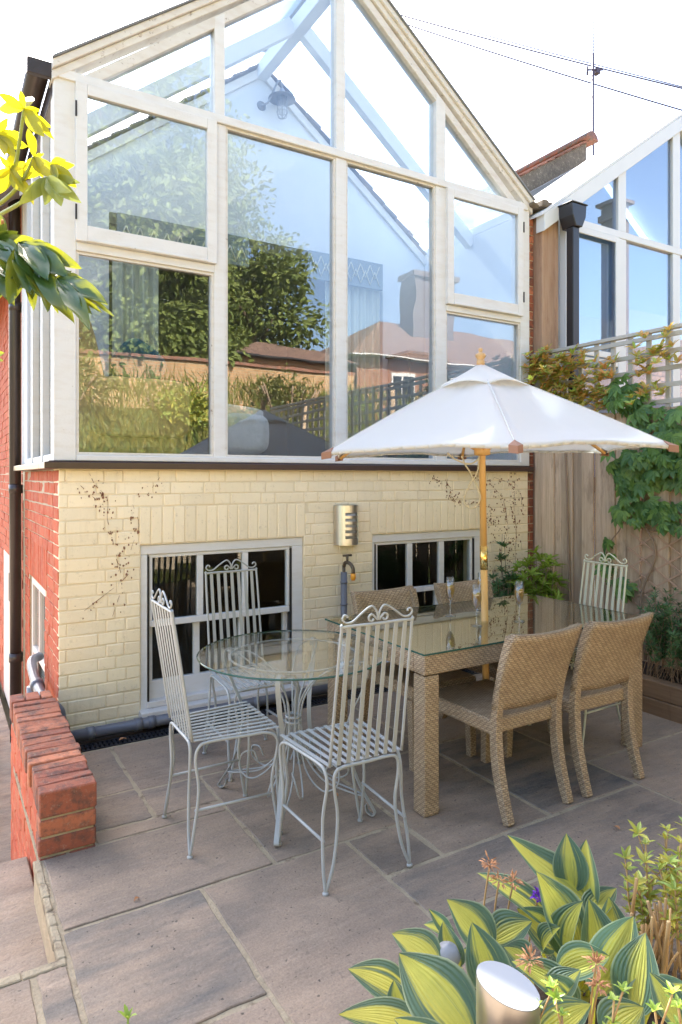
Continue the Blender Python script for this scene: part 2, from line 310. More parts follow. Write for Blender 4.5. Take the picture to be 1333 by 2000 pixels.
# ---------------------------------------------------------------- mesh building
class MB:
    def __init__(s): s.v = []; s.f = []; s.uv = []; s.sm = []
    def add(s, verts, faces, smooth=False, uvs=None):
        b = len(s.v); s.v += [tuple(p) for p in verts]
        for i, f in enumerate(faces):
            s.f.append(tuple(b + j for j in f)); s.sm.append(smooth); s.uv.append(uvs[i] if uvs else None)
        return s
    def box(s, x0, x1, y0, y1, z0, z1, j=0):
        P = [(x, y, z) for z in (z0, z1) for y in (y0, y1) for x in (x0, x1)]
        if j: P = [tuple(a + rnd.uniform(-j, j) for a in p) for p in P]
        return s.add(P, [(0, 2, 3, 1), (4, 5, 7, 6), (0, 1, 5, 4), (2, 6, 7, 3), (0, 4, 6, 2), (1, 3, 7, 5)])
    def prism(s, poly, a0, a1, axis='y'):
        # poly of (p,q): axis y -> (x,z), axis x -> (y,z), axis z -> (x,y)
        g = {'y': lambda p, q, a: (p, a, q), 'x': lambda p, q, a: (a, p, q), 'z': lambda p, q, a: (p, q, a)}[axis]
        n = len(poly); P = [g(p, q, a0) for p, q in poly] + [g(p, q, a1) for p, q in poly]
        F = [tuple(range(n)), tuple(range(2 * n - 1, n - 1, -1))] + [(i, (i + 1) % n + 0, (i + 1) % n + n, i + n)[::-1] for i in range(n)]
        return s.add(P, F)
    def beam(s, p0, p1, w, h, up=(0, 0, 1)):
        p0, p1 = Vector(p0), Vector(p1); d = (p1 - p0).normalized(); sd_ = d.cross(Vector(up)).normalized(); u = sd_.cross(d)
        P = [p + sd_ * a * w / 2 + u * b * h / 2 for p in (p0, p1) for a, b in ((-1, -1), (1, -1), (1, 1), (-1, 1))]
        return s.add(P, [(0, 1, 2, 3), (7, 6, 5, 4), (0, 4, 5, 1), (1, 5, 6, 2), (2, 6, 7, 3), (3, 7, 4, 0)])
    def sweep(s, pts, prof, smooth=True, up=None, closed=False):
        # prof: list of rings offsets callable(i)->[(a,b)] in frame (side, up)
        pts = [Vector(p) for p in pts]; n = len(pts); rings = []; ref = Vector(up) if up else None
        for i, p in enumerate(pts):
            d = (pts[min(i + 1, n - 1)] - pts[max(i - 1, 0)])
            d = d.normalized() if d.length > 1e-9 else Vector((0, 0, 1))
            if ref is None:
                ref = Vector((0, 0, 1)) if abs(d.z) < .9 else Vector((1, 0, 0))
            sd_ = d.cross(ref)
            if sd_.length < 1e-6: sd_ = d.orthogonal()
            sd_.normalize(); u = sd_.cross(d).normalized()
            if up is None: ref = u
            rings.append([p + sd_ * a + u * b for a, b in prof(i)])
        m = len(rings[0]); V = [q for r in rings for q in r]; F = []
        for i in range(n - 1):
            for j in range(m):
                F.append((i * m + j, i * m + (j + 1) % m, (i + 1) * m + (j + 1) % m, (i + 1) * m + j))
        F.append(tuple(range(m))[::-1]); F.append(tuple((n - 1) * m + j for j in range(m)))
        return s.add(V, F, smooth)
    def tube(s, pts, r, k=8, r1=None):
        n = len(pts)
        def pr(i):
            q = r if r1 is None else r + (r1 - r) * i / max(1, n - 1)
            if isinstance(r, (list, tuple)): q = r[i]
            return [(q * math.cos(2 * math.pi * j / k), q * math.sin(2 * math.pi * j / k)) for j in range(k)]
        return s.sweep(pts, pr)
    def strap(s, pts, w, t, up):  # flat bar: width w across 'side', thickness t along up
        return s.sweep(pts, lambda i: [(-w / 2, -t / 2), (w / 2, -t / 2), (w / 2, t / 2), (-w / 2, t / 2)], False, up)
    def lathe(s, prof, k=24, c=(0, 0, 0), tilt=None):
        V = []; F = []
        for r, z in prof:
            for j in range(k):
                a = 2 * math.pi * j / k; p = Vector((r * math.cos(a), r * math.sin(a), z))
                if tilt: p = tilt @ p
                V.append((p.x + c[0], p.y + c[1], p.z + c[2]))
        for i in range(len(prof) - 1):
            for j in range(k): F.append((i * k + j, i * k + (j + 1) % k, (i + 1) * k + (j + 1) % k, (i + 1) * k + j))
        if prof[0][0] > 1e-6: F.append(tuple(range(k))[::-1])
        if prof[-1][0] > 1e-6: F.append(tuple((len(prof) - 1) * k + j for j in range(k)))
        return s.add(V, F, True)
    def build(s, name, m, parent=None, bevel=0, seg=1, solid=0, loc=None):
        me = bpy.data.meshes.new(name); me.from_pydata(s.v, [], s.f)
        me.materials.append(M[m] if isinstance(m, str) else m)
        for p, sm in zip(me.polygons, s.sm): p.use_smooth = sm
        uvl = me.uv_layers.new(name='UVMap'); vs = me.vertices
        for p, uv in zip(me.polygons, s.uv):
            if uv is not None:
                for li, c in zip(p.loop_indices, uv): uvl.data[li].uv = c
                continue
            n = p.normal; ax = max(range(3), key=lambda i: abs(n[i]))
            for li, vi in zip(p.loop_indices, p.vertices):
                c = vs[vi].co
                uvl.data[li].uv = (c.y, c.z) if ax == 0 else (c.x, c.z) if ax == 1 else (c.x, c.y)
        me.validate(); me.update()
        o = bpy.data.objects.new(name, me); col.objects.link(o)
        if parent: o.parent = parent
        if loc: o.location = loc
        if solid:
            md = o.modifiers.new('solid', 'SOLIDIFY'); md.thickness = solid; md.offset = 0
        if bevel:
            md = o.modifiers.new('bevel', 'BEVEL'); md.width = bevel; md.segments = seg; md.limit_method = 'ANGLE'; md.angle_limit = R(40)
        return o

def tag(o, label=None, cat=None, group=None, kind=None):
    for kk, vv in (('label', label), ('category', cat), ('group', group), ('kind', kind)):
        if vv: o[kk] = vv
    return o
def thing(name, label, cat, loc=(0, 0, 0), rz=0, group=None):
    o = bpy.data.objects.new(name, None); o.empty_display_size = .1; col.objects.link(o)
    o.location = loc; o.rotation_euler = (0, 0, rz); return tag(o, label, cat, group)
def struct(name, mb, m, **kw): return tag(mb.build(name, m, **kw), kind='structure')
def copy_tree(o, parent=None):
    c = o.copy(); col.objects.link(c)
    if parent: c.parent = parent
    for ch in [x for x in bpy.data.objects if x.parent == o]: copy_tree(ch, c)
    return c
def place(o, loc, rz, label): o.location = loc; o.rotation_euler = (0, 0, rz); o['label'] = label; return o

cy, sy = math.cos(YAW), math.sin(YAW)
def at(u, v, Y):           # a point at distance Y in front of the viewpoint, in world metres
    X = (u - 666.5) / 1318 * Y; Z = (932 - v) / 1318 * Y
    return Vector((CAMP.x + cy * X + sy * Y, CAMP.y - sy * X + cy * Y, CAMP.z + Z))

def bez(p, n=12):
    p = [Vector(q) for q in p]; out = []
    for i in range(n + 1):
        t = i / n; q = list(p)
        while len(q) > 1: q = [a.lerp(b, t) for a, b in zip(q, q[1:])]
        out.append(q[0])
    return out
def crom(P, n=6):          # Catmull-Rom through points
    P = [Vector(p) for p in P]; P = [2 * P[0] - P[1]] + P + [2 * P[-1] - P[-2]]; out = []
    for i in range(1, len(P) - 2):
        a, b, c, d = P[i - 1:i + 3]
        for j in range(n):
            t = j / n
            out.append(.5 * ((2 * b) + (c - a) * t + (2 * a - 5 * b + 4 * c - d) * t * t + (3 * b - a - 3 * c + d) * t ** 3))
    out.append(P[-2]); return out
def dupe_leaf(mb, p, d, nrm, L, W, fold=.15, curl=.1):
    d = d.normalized(); sd_ = d.cross(nrm); sd_ = sd_.normalized() if sd_.length > 1e-5 else d.orthogonal().normalized(); u = sd_.cross(d)
    V = [p, p + d * L * .35 + sd_ * W / 2 + u * W * fold, p + d * L * .75 + sd_ * W * .36 + u * (W * fold - L * curl * .5), p + d * L - u * L * curl,
         p + d * L * .75 - sd_ * W * .36 + u * (W * fold - L * curl * .5), p + d * L * .35 - sd_ * W / 2 + u * W * fold, p + d * L * .5 - u * L * curl * .2]
    mb.add(V, [(0, 1, 6), (1, 2, 6), (2, 3, 6), (3, 4, 6), (4, 5, 6), (5, 0, 6)])
def rv(r=rnd): 
    while 1:
        v = Vector((r.uniform(-1, 1), r.uniform(-1, 1), r.uniform(-1, 1)))
        if .01 < v.length < 1: return v.normalized()
def blob(mb, c, rad, n, L, W, shell=.55, up=.4, r=rnd):
    c = Vector(c)
    for _ in range(n):
        d = rv(r); q = c + Vector((d.x * rad[0], d.y * rad[1], d.z * rad[2])) * r.uniform(shell, 1.0)
        ld = (d + rv(r) * .9 + Vector((0, 0, -.2))).normalized(); s_ = r.uniform(.7, 1.3)
        dupe_leaf(mb, q, ld, (d + Vector((0, 0, up)) + rv(r) * .5), L * s_, W * s_)

# ---------------------------------------------------------------- ground, patio, lower path
struct('ground', MB().box(-400, 400, -600, 400, -1.2, -.85), 'ground')
struct('lower_path', MB().box(-2.6, -.052, -1.08, 9, -.85, -.72), 'flag')
struct('patio_base', MB().box(-.262, 4.6, -7, -1.29, -.85, -.03).box(-.24, 4.6, -1.29, .0, -.85, -.03).box(-2.6, -.2625, -7, -1.93, -.85, -.03), 'mortar')
struct('patio_joints', MB().box(-.262, 4.6, -7, -.24, -.029, -.0035).box(-2.6, -.2625, -7, -1.935, -.029, -.0035), 'mortar_pale')
flags = [(-.04, .24, -.85, -.25), (-.04, .24, -1.18, -.85), (.24, 1.15, -.88, -.25), (.24, .55, -1.18, -.88), (.55, 1.17, -1.8, -.88),
    (-.255, .55, -1.8, -1.29), (-.04, .55, -1.29, -1.18), (-.255, .24, -2.41, -1.8), (.24, .88, -2.75, -1.8), (.88, 1.165, -2.1, -1.8), (1.17, 1.8, -2.1, -1.18), (1.15, 1.8, -1.18, -.25),
    (1.8, 2.42, -1.18, -.6), (1.8, 2.42, -2.1, -1.18), (1.8, 2.7, -.6, -.25), (2.7, 3.4, -.9, -.25), (2.42, 3.4, -1.8, -1.1), (2.42, 3.4, -1.1, -.9), (2.42, 3.4, -2.34, -1.8), (.88, 1.5, -2.41, -2.1),
    (1.5, 2.42, -2.75, -2.1), (2.42, 3.4, -2.9, -2.34), (.88, 1.5, -2.9, -2.41), (-.36, .24, -3.0, -2.41), (-1.0, -.36, -2.7, -1.96), (-.36, -.255, -2.41, -1.96), (-1.7, -1.0, -2.9, -1.96), (-2.5, -1.7, -2.9, -1.96)]
y = -2.75; far = [(.24, .88, -3.4, -2.75), (1.5, 2.42, -3.4, -2.75), (2.42, 3.4, -3.4, -2.9), (.88, 1.5, -3.4, -2.9), (-.36, .24, -3.4, -3.0), (-1.0, -.36, -3.4, -2.7), (-1.7, -1.0, -3.4, -2.9), (-2.5, -1.7, -3.4, -2.9)]
flags += far
for j, yy in enumerate((-4.0, -4.6, -5.2, -5.8, -6.4, -7.0)):
    x = -2.5 - (j % 2) * .3
    while x < 4.2:
        w = rnd.choice((.6, .9)); flags.append((x, min(x + w, 4.5), yy, yy + .6)); x += w
mb = MB(); rf = random.Random(4)
for x0, x1, y0, y1 in flags:
    g = .0095; zt = rf.uniform(-.002, .003)
    # cut irregular edges: subdivided outline with small wobble
    pts = []
    def side(a, b, n):
        for i in range(n):
            t = i / n; pts.append((a[0] + (b[0] - a[0]) * t + rf.uniform(-.0035, .0035), a[1] + (b[1] - a[1]) * t + rf.uniform(-.0035, .0035)))
    A, B, C_, D = (x0 + g, y0 + g), (x1 - g, y0 + g), (x1 - g, y1 - g), (x0 + g, y1 - g)
    side(A, B, 9); side(B, C_, 9); side(C_, D, 9); side(D, A, 9)
    mb.prism(pts, -.028, zt, 'z')
struct('patio', mb, 'flag', bevel=.004)
mb = MB().box(-2.6, -.2625, -1.945, -.9, -.85, -.165)
struct('lower_step', mb, 'flag', bevel=.006)
mb = MB()
for i in range(7): mb.box(-.284 + rf.uniform(-.002, .002), -.258, -1.93 + i * .092, -1.93 + i * .092 + .09, -.03, .004, .002)
for i in range(18): mb.box(-.26 - (i + 1) * .13, -.262 - i * .13, -1.965, -1.928 + rf.uniform(-.003, .003), -.03, .004, .002)
struct('patio_edging', mb, 'mortar_pale', bevel=.004)
struct('step_riser', MB().box(-.280, -.2625, -1.93, -1.285, -.164, -.03), 'mortar')
# the sloping garden behind the viewpoint, seen in the window reflections
struct('garden_bank', MB().prism([(-7, -.8), (-7, .9), (-9.0, 2.9), (-12, 3.0), (-60, 6), (-60, -.8)], -30, 45, 'x'), 'grassbank')

# ---------------------------------------------------------------- the glazed house
house = thing('glazed_house', 'old house with a white framed glass gable above a cream painted brick basement wall', 'house')
def bricks(face, a0, a1, z0, z1, holes=(), soldiers=(), flem=True, ch=.0755, seed=1, depth=.06, j=.0022, joint=.007, pr=.005):
    """bricks laid over a wall; face(a, d, z) -> point, a along the wall, d outwards"""
    r = random.Random(seed); mb = MB(); n = int(round((z1 - z0) / ch)); ch = (z1 - z0) / n
    def brick(p0, p1, q0, q1):
        if p1 - p0 < .02: return
        out = r.uniform(0, pr)
        P = [(p0, 0, q0), (p1, 0, q0), (p1, 0, q1), (p0, 0, q1), (p0, 1, q0), (p1, 1, q0), (p1, 1, q1), (p0, 1, q1)]
        V = [face(a + r.uniform(-j, j), (out + r.uniform(-j, j) * .8) if d else -depth, z + r.uniform(-j, j)) for a, d, z in P]
        mb.add(V, [(0, 1, 2, 3), (7, 6, 5, 4), (0, 4, 5, 1), (1, 5, 6, 2), (2, 6, 7, 3), (3, 7, 4, 0)])
    for c in range(n):
        q0, q1 = z0 + c * ch + joint / 2, z0 + (c + 1) * ch - joint / 2; zm = (q0 + q1) / 2
        a = a0 - (.06 if c % 2 else 0) - r.uniform(0, .01); k_ = c
        while a < a1:
            L = (.225 if (k_ % 2 == 0 or not flem) else .112) + r.uniform(-.006, .006); k_ += 1
            segs = [(max(a, a0), min(a + L - joint, a1))]
            for h in list(holes) + [(s0, s1, t0, t1) for s0, s1, t0, t1 in soldiers]:
                if h[2] < zm < h[3]:
                    ns = []
                    for p0, p1 in segs:
                        if p1 <= h[0] or p0 >= h[1]: ns.append((p0, p1)); continue
                        if p0 < h[0]: ns.append((p0, h[0] - .003))
                        if p1 > h[1]: ns.append((h[1] + .003, p1))
                    segs = ns
            for p0, p1 in segs: brick(p0, p1, q0, q1)
            a += L
    for s0, s1, t0, t1 in soldiers:
        m = int(round((s1 - s0) / .0745)); w = (s1 - s0) / m
        for i in range(m): brick(s0 + i * w + .0035, s0 + (i + 1) * w - .0035, t0 + .003, t1 - .003)
    return mb
W1 = (.477, 1.625, .04, 1.125); W2 = (2.214, 3.309, .04, 1.115); XR = 3.86
front = lambda a, d, z: (a, -d, z)
fb = bricks(front, 0, XR, -.08, 1.596, [W1, W2], [(.468, 1.64, 1.128, 1.365), (2.19, 3.33, 1.118, 1.36)], seed=3, joint=.006, pr=.0030)
wall = fb.build('brick_wall', 'cream', house, bevel=.004)
# masonry behind the brick face, pierced by the two windows
core = MB()
for x0, x1, z0, z1 in [(.002, W1[0], -.8, 1.6), (W1[1], W2[0], -.8, 1.6), (W2[1], XR, -.8, 1.6), (W1[0], W1[1], -.8, W1[2]), (W1[0], W1[1], W1[3], 1.6), (W2[0], W2[1], -.8, W2[2]), (W2[0], W2[1], W2[3], 1.6)]:
    core.box(x0, x1, .0022, .22, z0, z1)
core.build('wall_joints', 'cream_joint', wall)
side = lambda a, d, z: (-d, a, z)
SW = (.58, 1.43, -.3, .80)
sb = bricks(side, .004, 1.72, -.74, 1.596, [SW], [(.50, 1.5, .803, 1.1)], flem=False, seed=5)
sw = tag(sb.build('side_wall', 'brick_sunlit', house, bevel=.004), 'red brick side wall of the glazed bay, sunlit orange put into its colour')
c2 = MB()
for y0, y1, z0, z1 in [(.222, SW[0], -.8, 1.6), (SW[1], 1.72, -.8, 1.6), (SW[0], SW[1], -.8, SW[2]), (SW[0], SW[1], SW[3], 1.6)]: c2.box(.004, .2, y0, y1, z0, z1)
c2.box(.004, .2, .0042, .2218, -.8, -.08)
c2.build('wall_joints', 'mortar', sw)
# right flank and rear of the basement, floor over it
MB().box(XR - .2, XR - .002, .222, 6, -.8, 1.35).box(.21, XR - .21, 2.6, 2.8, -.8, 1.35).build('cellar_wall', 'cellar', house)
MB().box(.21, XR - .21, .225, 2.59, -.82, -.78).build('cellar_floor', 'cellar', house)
fl = MB().box(.0, XR, .225, 6, 1.36, 1.595).build('floor', 'int_wood', house)
# brown moulding under the glass
cp = MB().box(-.085, XR + .02, -.055, .2, 1.600, 1.640).box(-.06, XR + .01, -.035, .18, 1.641, 1.648).box(-.085, .0, .201, 1.75, 1.600, 1.640)
cp.build('sill_moulding', 'cap', house, bevel=.006, seg=2)

TP = .757; XA = 1.925                         # roof pitch (tangent) and apex
def rz(x, z0): return z0 + TP * (x if x < XA else XR - .01 - x)
fr = MB()
D0, D1 = -.015, .085
fr.box(-.03, .095, D0, .10, 1.648, 3.97)
fr.box(3.757, 3.865, D0, .10, 1.648, 3.97)
def mull(x0, x1, z0, top, d=0): 
    fr.prism([(x0, z0), (x1, z0), (x1, rz(x1, top)), (x0, rz(x0, top))], D0 + .002 + d, D1 - d, 'y')
for x0, x1 in ((.953, 1.035), (1.886, 1.974), (2.816, 2.922)):
    fr.box(x0, x1, D0 + .002, D1, 1.66, 3.889)
    if x0 < 1.5 or x0 > 2.5: mull(x0 + .004, x1 - .006, 3.948, 3.86)
    else: fr.box(x0 + .004, x1 - .006, D0 + .004, D1 - .002, 3.948, 5.22)
fr.box(.0955, 3.7565, -.022, .088, 1.649, 1.683)                # bottom rail
fr.box(-.005, 3.84, -.028, .082, 3.890, 3.946)                  # transom
for x0, x1 in ((.0955, .9525), (2.9225, 3.7565)): fr.box(x0, x1, -.018, .07, 2.897, 2.948)
WF = fr.build('window_frame', 'white', house, bevel=.005, seg=2)
rk = MB()
def rake(lo, hi, y0, y1, xin=0):
    ax = XA
    rk.prism([(-.04 + xin, 3.93 + lo - TP * .04), (ax, 3.93 + lo + TP * ax), (ax, 3.93 + hi + TP * ax), (-.04 + xin, 3.93 + hi - TP * .04)], y0, y1)
    rk.prism([(2 * ax + .04 - xin, 3.93 + lo - TP * .04), (2 * ax + .04 - xin, 3.93 + hi - TP * .04), (ax + .0005, 3.93 + hi + TP * ax), (ax + .0005, 3.93 + lo + TP * ax)], y0, y1)
rake(-.115, -.035, -.012, .08, .07)
rake(-.034, .02, -.03, .09)
rake(.021, .075, -.05, .10)
rk.build('barge_board', 'white_old', house, bevel=.005, seg=2)
tr = MB()
rkb = rk; rk = tr; rake(.076, .09, -.065, .12); rk = rkb
tr.build('verge_flashing', 'lead', house, bevel=.002)
# opening casements with their panes
for x0, x1 in ((.088, .962), (2.914, 3.764)):
    c_ = MB(); z0, z1 = 2.950, 3.888; w = .066
    c_.box(x0, x0 + w, -.045, .0, z0, z1).box(x1 - w, x1, -.045, .0, z0, z1).box(x0 + w, x1 - w, -.045, .0, z1 - w, z1).box(x0 + w, x1 - w, -.045, .0, z0, z0 + .095)
    for q in (z0, ): c_.box(x0 + w, x1 - w, -.052, -.0455, z0 + .001, z0 + .018)
    co = c_.build('casement', 'white', house, bevel=.004, seg=2)
    MB().box(x0 + w - .01, x1 - w + .01, -.026, -.021, z0 + .09, z1 - w + .01).build('pane', 'glass', co)
    hx = x0 - .004 if x0 < 1 else x1 - .006
    for h0 in (z0 + .12, z1 - .21): MB().box(hx, hx + .010, -.052, -.044, h0, h0 + .09).build('hinge', 'blackbar', co)
for x0, x1, z0, z1 in ((.085, .963, 1.673, 2.905), (1.025, 1.896, 1.673, 3.90), (1.964, 2.826, 1.673, 3.90), (2.912, 3.767, 1.673, 2.905)):
    MB().box(x0, x1, .022, .028, z0, z1).build('pane', 'glass', house)
def gpane(poly): MB().prism(poly, .022, .028).build('pane', 'glass', house)
T = 3.865
gpane([(.10, 3.94), (.963, 3.94), (.963, rz(.963, T)), (.10, rz(.10, T))])
gpane([(1.025, 3.94), (1.896, 3.94), (1.896, rz(1.896, T)), (1.025, rz(1.025, T))])
gpane([(1.964, 3.94), (2.826, 3.94), (2.826, rz(2.826, T)), (1.964, rz(1.964, T))])
gpane([(2.912, 3.94), (3.75, 3.94), (3.75, rz(3.75, T)), (2.912, rz(2.912, T))])
# glazing beads: thin inner stops round the fixed lights
gb = MB()
for x0, x1, z0, z1 in ((.0955, .9525, 1.684, 2.896), (1.0355, 1.8855, 1.684, 3.889), (1.9745, 2.8155, 1.684, 3.889), (2.9225, 3.7565, 1.684, 2.896)):
    b = .016
    gb.box(x0, x0 + b, -.004, .020, z0, z1).box(x1 - b, x1, -.004, .020, z0, z1).box(x0 + b, x1 - b, -.004, .020, z0, z0 + b).box(x0 + b, x1 - b, -.004, .020, z1 - b, z1)
gb.build('glazing_bead', 'white_old', house)
# left flank of the bay, glazed between posts
sf = MB()
for y0, y1 in ((.1005, .13), (.50, .57), (.60, .62), (1.02, 1.10), (1.14, 1.16), (1.60, 1.72)): sf.box(-.028 if y1 - y0 > .04 else -.02, .06, y0, y1, 1.649, 3.90)
for z0, z1 in ((1.649, 1.69), (3.86, 3.90)):
    for y0, y1 in ((.131, .499), (.6205, 1.0195), (1.161, 1.599)): sf.box(-.022, .055, y0, y1, z0, z1)
sf.build('side_frame', 'white', house, bevel=.004)
for y0, y1 in ((.13, .5), (.62, 1.02), (1.16, 1.6)): MB().box(.015, .021, y0, y1, 1.68, 3.87).build('pane', 'glass', house)
# solid right flank behind the party wall
MB().box(3.80, 3.86, .101, 1.39, 1.649, 3.86).build('plaster_wall', 'int_white', house)
# timber roof structure and roof glass
YG = 1.4
rb = MB().box(1.875, 1.975, .09, YG - .002, 5.17, 5.30)
for yy in (.68,):
    for sgn in (1, -1):
        xe = .04 if sgn == 1 else 3.81
        rb.beam((xe, yy, 3.80 + .0), (XA - sgn * .052, yy, 5.235), .075, .12)
rb.box(-.02, .05, .101, YG - .002, 3.902, 3.945).box(3.80, 3.87, .101, YG - .002, 3.862, 3.945)
rb.build('roof_timber', 'int_white', house, bevel=.004)
rg = MB()
for sgn in (1, -1):
    e = -.07 if sgn == 1 else 3.92; a = XA
    P = [(e, 3.955 - TP * .06), (a, 3.955 + TP * XA + .0), (a, 3.963 + TP * XA), (e, 3.963 - TP * .06)]
    if sgn == -1: P = P[::-1]
    o = MB().prism(P, .121, YG + .02).build('roof_pane', 'roofglass', house)
MB().beam((XA, -.06, 5.462), (XA, YG + .03, 5.462), .16, .02).build('ridge_capping', 'lead', house, bevel=.005)
# inner gable wall with a wide opening to the room beyond
OX0, OX1, OZ = .584, 3.272, 3.703
gw = MB()
def gz(x): return 3.74 + TP * (min(x, 2 * XA - x))
for P in ([(-.02, 1.596), (OX0, 1.596), (OX0, gz(OX0)), (-.02, gz(-.02))], [(OX1, 1.596), (XR, 1.596), (XR, gz(XR)), (OX1, gz(OX1))], [(OX0, OZ), (XA, OZ), (XA, gz(XA)), (OX0, gz(OX0))], [(XA, OZ), (OX1, OZ), (OX1, gz(OX1)), (XA, gz(XA))]):
    gw.prism(P, YG, YG + .25)
gw.build('gable_wall', 'int_white', house)
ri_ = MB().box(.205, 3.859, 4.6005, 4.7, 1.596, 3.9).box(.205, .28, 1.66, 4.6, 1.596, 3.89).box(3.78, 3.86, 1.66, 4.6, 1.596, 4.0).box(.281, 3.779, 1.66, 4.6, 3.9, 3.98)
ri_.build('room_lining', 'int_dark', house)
# tiled main roof showing above the inner gable
mr = MB(); rr = random.Random(9)
for sgn in (1, -1):
    n = 17
    for i in range(n):
        for jx in range(14):
            t0 = i * .148; xx = XA - sgn * (t0 + .15); x1_ = XA - sgn * t0
            zz0 = gz(XA) + .10 - TP * (t0 + .15) + .016; zz1 = gz(XA) + .10 - TP * t0
            y0 = YG - .06 + jx * .42 + rr.uniform(-.006, .006); y1 = y0 + .41
            if jx == 0: y0 += rr.uniform(-.012, .012)
            mr.add([(xx, y0, zz0), (x1_, y0, zz1), (x1_, y1, zz1), (xx, y1, zz0), (xx, y0, zz0 + .014), (x1_, y0, zz1 + .014), (x1_, y1, zz1 + .014), (xx, y1, zz0 + .014)],
                   [(0, 1, 2, 3), (7, 6, 5, 4), (0, 4, 5, 1), (1, 5, 6, 2), (2, 6, 7, 3), (3, 7, 4, 0)])
mr.build('tiled_roof', 'tile_dark', house)
vb = MB()
for sgn in (1, -1):
    xe = XA - sgn * 2.0
    P = [(xe, gz(XA) - TP * 2.0 + .0), (XA, gz(XA) + .0), (XA, gz(XA) + .085), (xe, gz(XA) - TP * 2.0 + .085)]
    vb.prism(P if sgn == 1 else P[::-1], YG - .03, YG - .002)
vb.build('verge_board', 'white', house)
# main house: long brick flank, door and roof edge to the left
mw = bricks(side, 1.90, 7.5, -.74, 3.9, [(2.9, 3.75, -.74, .80)], seed=8, flem=False, ch=.08)
mwo = mw.build('rear_side_wall', 'brick_sunlit', house)
MB().box(.004, .2, 1.73, 2.9, -.8, 3.9).box(.004, .2, 3.75, 7.5, -.8, 3.9).box(.004, .2, 2.9, 3.75, .8, 3.9).build('wall_joints', 'mortar', mwo)
dr = MB().box(-.0, .06, 2.905, 3.745, -.72, .795).build('side_door', 'pink_white', house, bevel=.004)
MB().box(-.012, -.001, 2.98, 3.05, .35, .62).build('letter_plate', 'blackbar', dr)
# gutters and downpipe on the left
gt = MB()
def halfround(p0, p1, r): 
    pr = [(r * math.cos(math.pi * i / 8 + math.pi), r * math.sin(math.pi * i / 8 + math.pi)) for i in range(9)] + [(r * .85 * math.cos(math.pi * i / 8), -r * .85 * math.sin(math.pi * i / 8)) for i in range(9)]
    gt.sweep([p0, p1], lambda i: pr, True, (0, 0, 1))
halfround((-.10, .0, 3.96), (-.10, 7.6, 3.94), .065)
gt.box(-.17, -.03, -.004, .03, 3.885, 3.975).box(-.035, -.0305, .031, 7.5, 3.80, 3.93)
gt.build('gutter', 'brown_gutter', house, bevel=.003)
dp = MB().tube([(-.09, 1.82, 3.9), (-.07, 1.82, 3.7), (-.06, 1.82, -.6)], .045, 14)
for z in (.05, 1.42, 2.9): dp.tube([(-.06, 1.82, z), (-.06, 1.82, z + .07)], .054, 14)
dp.build('downpipe', 'brown_gutter', house)
tl = MB(); 
for i in range(10):
    for j in range(40):
        x0 = -.05 + i * .2
        tl.box(x0, x0 + .23, 1.9 + j * .17, 1.9 + j * .17 + .175, 3.84 + i * .15, 4.02 + i * .15, .008)
tl.build('eave_tiles', 'tile', house)

# basement sash windows
def sash(x0, x1, z0, z1, gx0, gx1, meet, muns, low):
    fx = MB().box(x0, x1, .012, .11, z1 - .062, z1 - .001).box(x0, gx0 - .028, .012, .11, z0, z1 - .0625).box(gx1 + .028, x1, .012, .11, z0, z1 - .0625)
    w = fx.build('basement_window', 'white', house, bevel=.004)
    for q in (gx0 - .027, gx1 + .017): MB().box(q, q + .010, .0105, .05, z0 + .05, z1 - .075).build('sash_channel', 'blackbar', w)
    a, b = gx0 - .016, gx1 + .016
    up = MB().box(a, b, .022, .058, z1 - .085, z1 - .063).box(a, gx0 + .006, .022, .058, meet + .02, z1 - .0855).box(gx1 - .006, b, .022, .058, meet + .02, z1 - .0855).box(a, b, .022, .058, meet - .022, meet + .0195)
    for m0, m1 in muns: up.box(m0, m1, .024, .056, meet + .02, z1 - .0855)
    uo = up.build('upper_sash', 'white', w, bevel=.003)
    MB().box(gx0, gx1, .038, .042, meet + .01, z1 - .08).build('pane', 'glass_dark', uo)
    lo = MB().box(a, gx0 + .016, .060, .096, low, meet + .0).box(gx1 - .016, b, .060, .096, low, meet).box(a, b, .060, .096, z0 + .055, low)
    for m0, m1 in muns: lo.box(m0 - .012, m1 - .012, .062, .094, low, meet)
    lo_ = lo.build('lower_sash', 'white', w, bevel=.003)
    MB().box(gx0, gx1, .076, .080, low - .01, meet).build('pane', 'glass_dark', lo_)
    sl = MB().box(x0 - .012, x1 + .035, -.070, .1, z0 - .012, z0 + .045).box(x0 + .04, x1 - .04, .0, .1, z0 + .046, z0 + .085)
    sl.build('window_sill', 'white_old', w, bevel=.006, seg=2)
sash(W1[0], W1[1], .050, 1.124, .551, 1.51, .622, ((.851, .893), (1.17, 1.212)), .25)
sash(W2[0], W2[1], .050, 1.114, 2.27, 3.218, .660, ((2.561, 2.611), (2.879, 2.932)), .28)
sx = MB()
for q in ((.6, .66), (1.35, 1.41)): sx.box(.012, .06, q[0], q[1], -.3, .80)
sx.box(.012, .06, .6601, 1.3499, .74, .80).box(.014, .05, .6601, 1.3499, .22, .27).box(.014, .05, .98, 1.02, .2701, .7399).box(-.05, .06, .56, 1.45, -.36, -.301)
sx.box(.012, .06, .6601, 1.3499, -.3, -.22)
so = sx.build('side_window', 'pink_white', house, bevel=.004)
MB().box(.03, .034, .66, 1.35, -.25, .75).build('pane', 'glass_dark', so)
MB().box(.07, .1, .5, 1.5, -.35, .85).build('blind', 'blind', so)

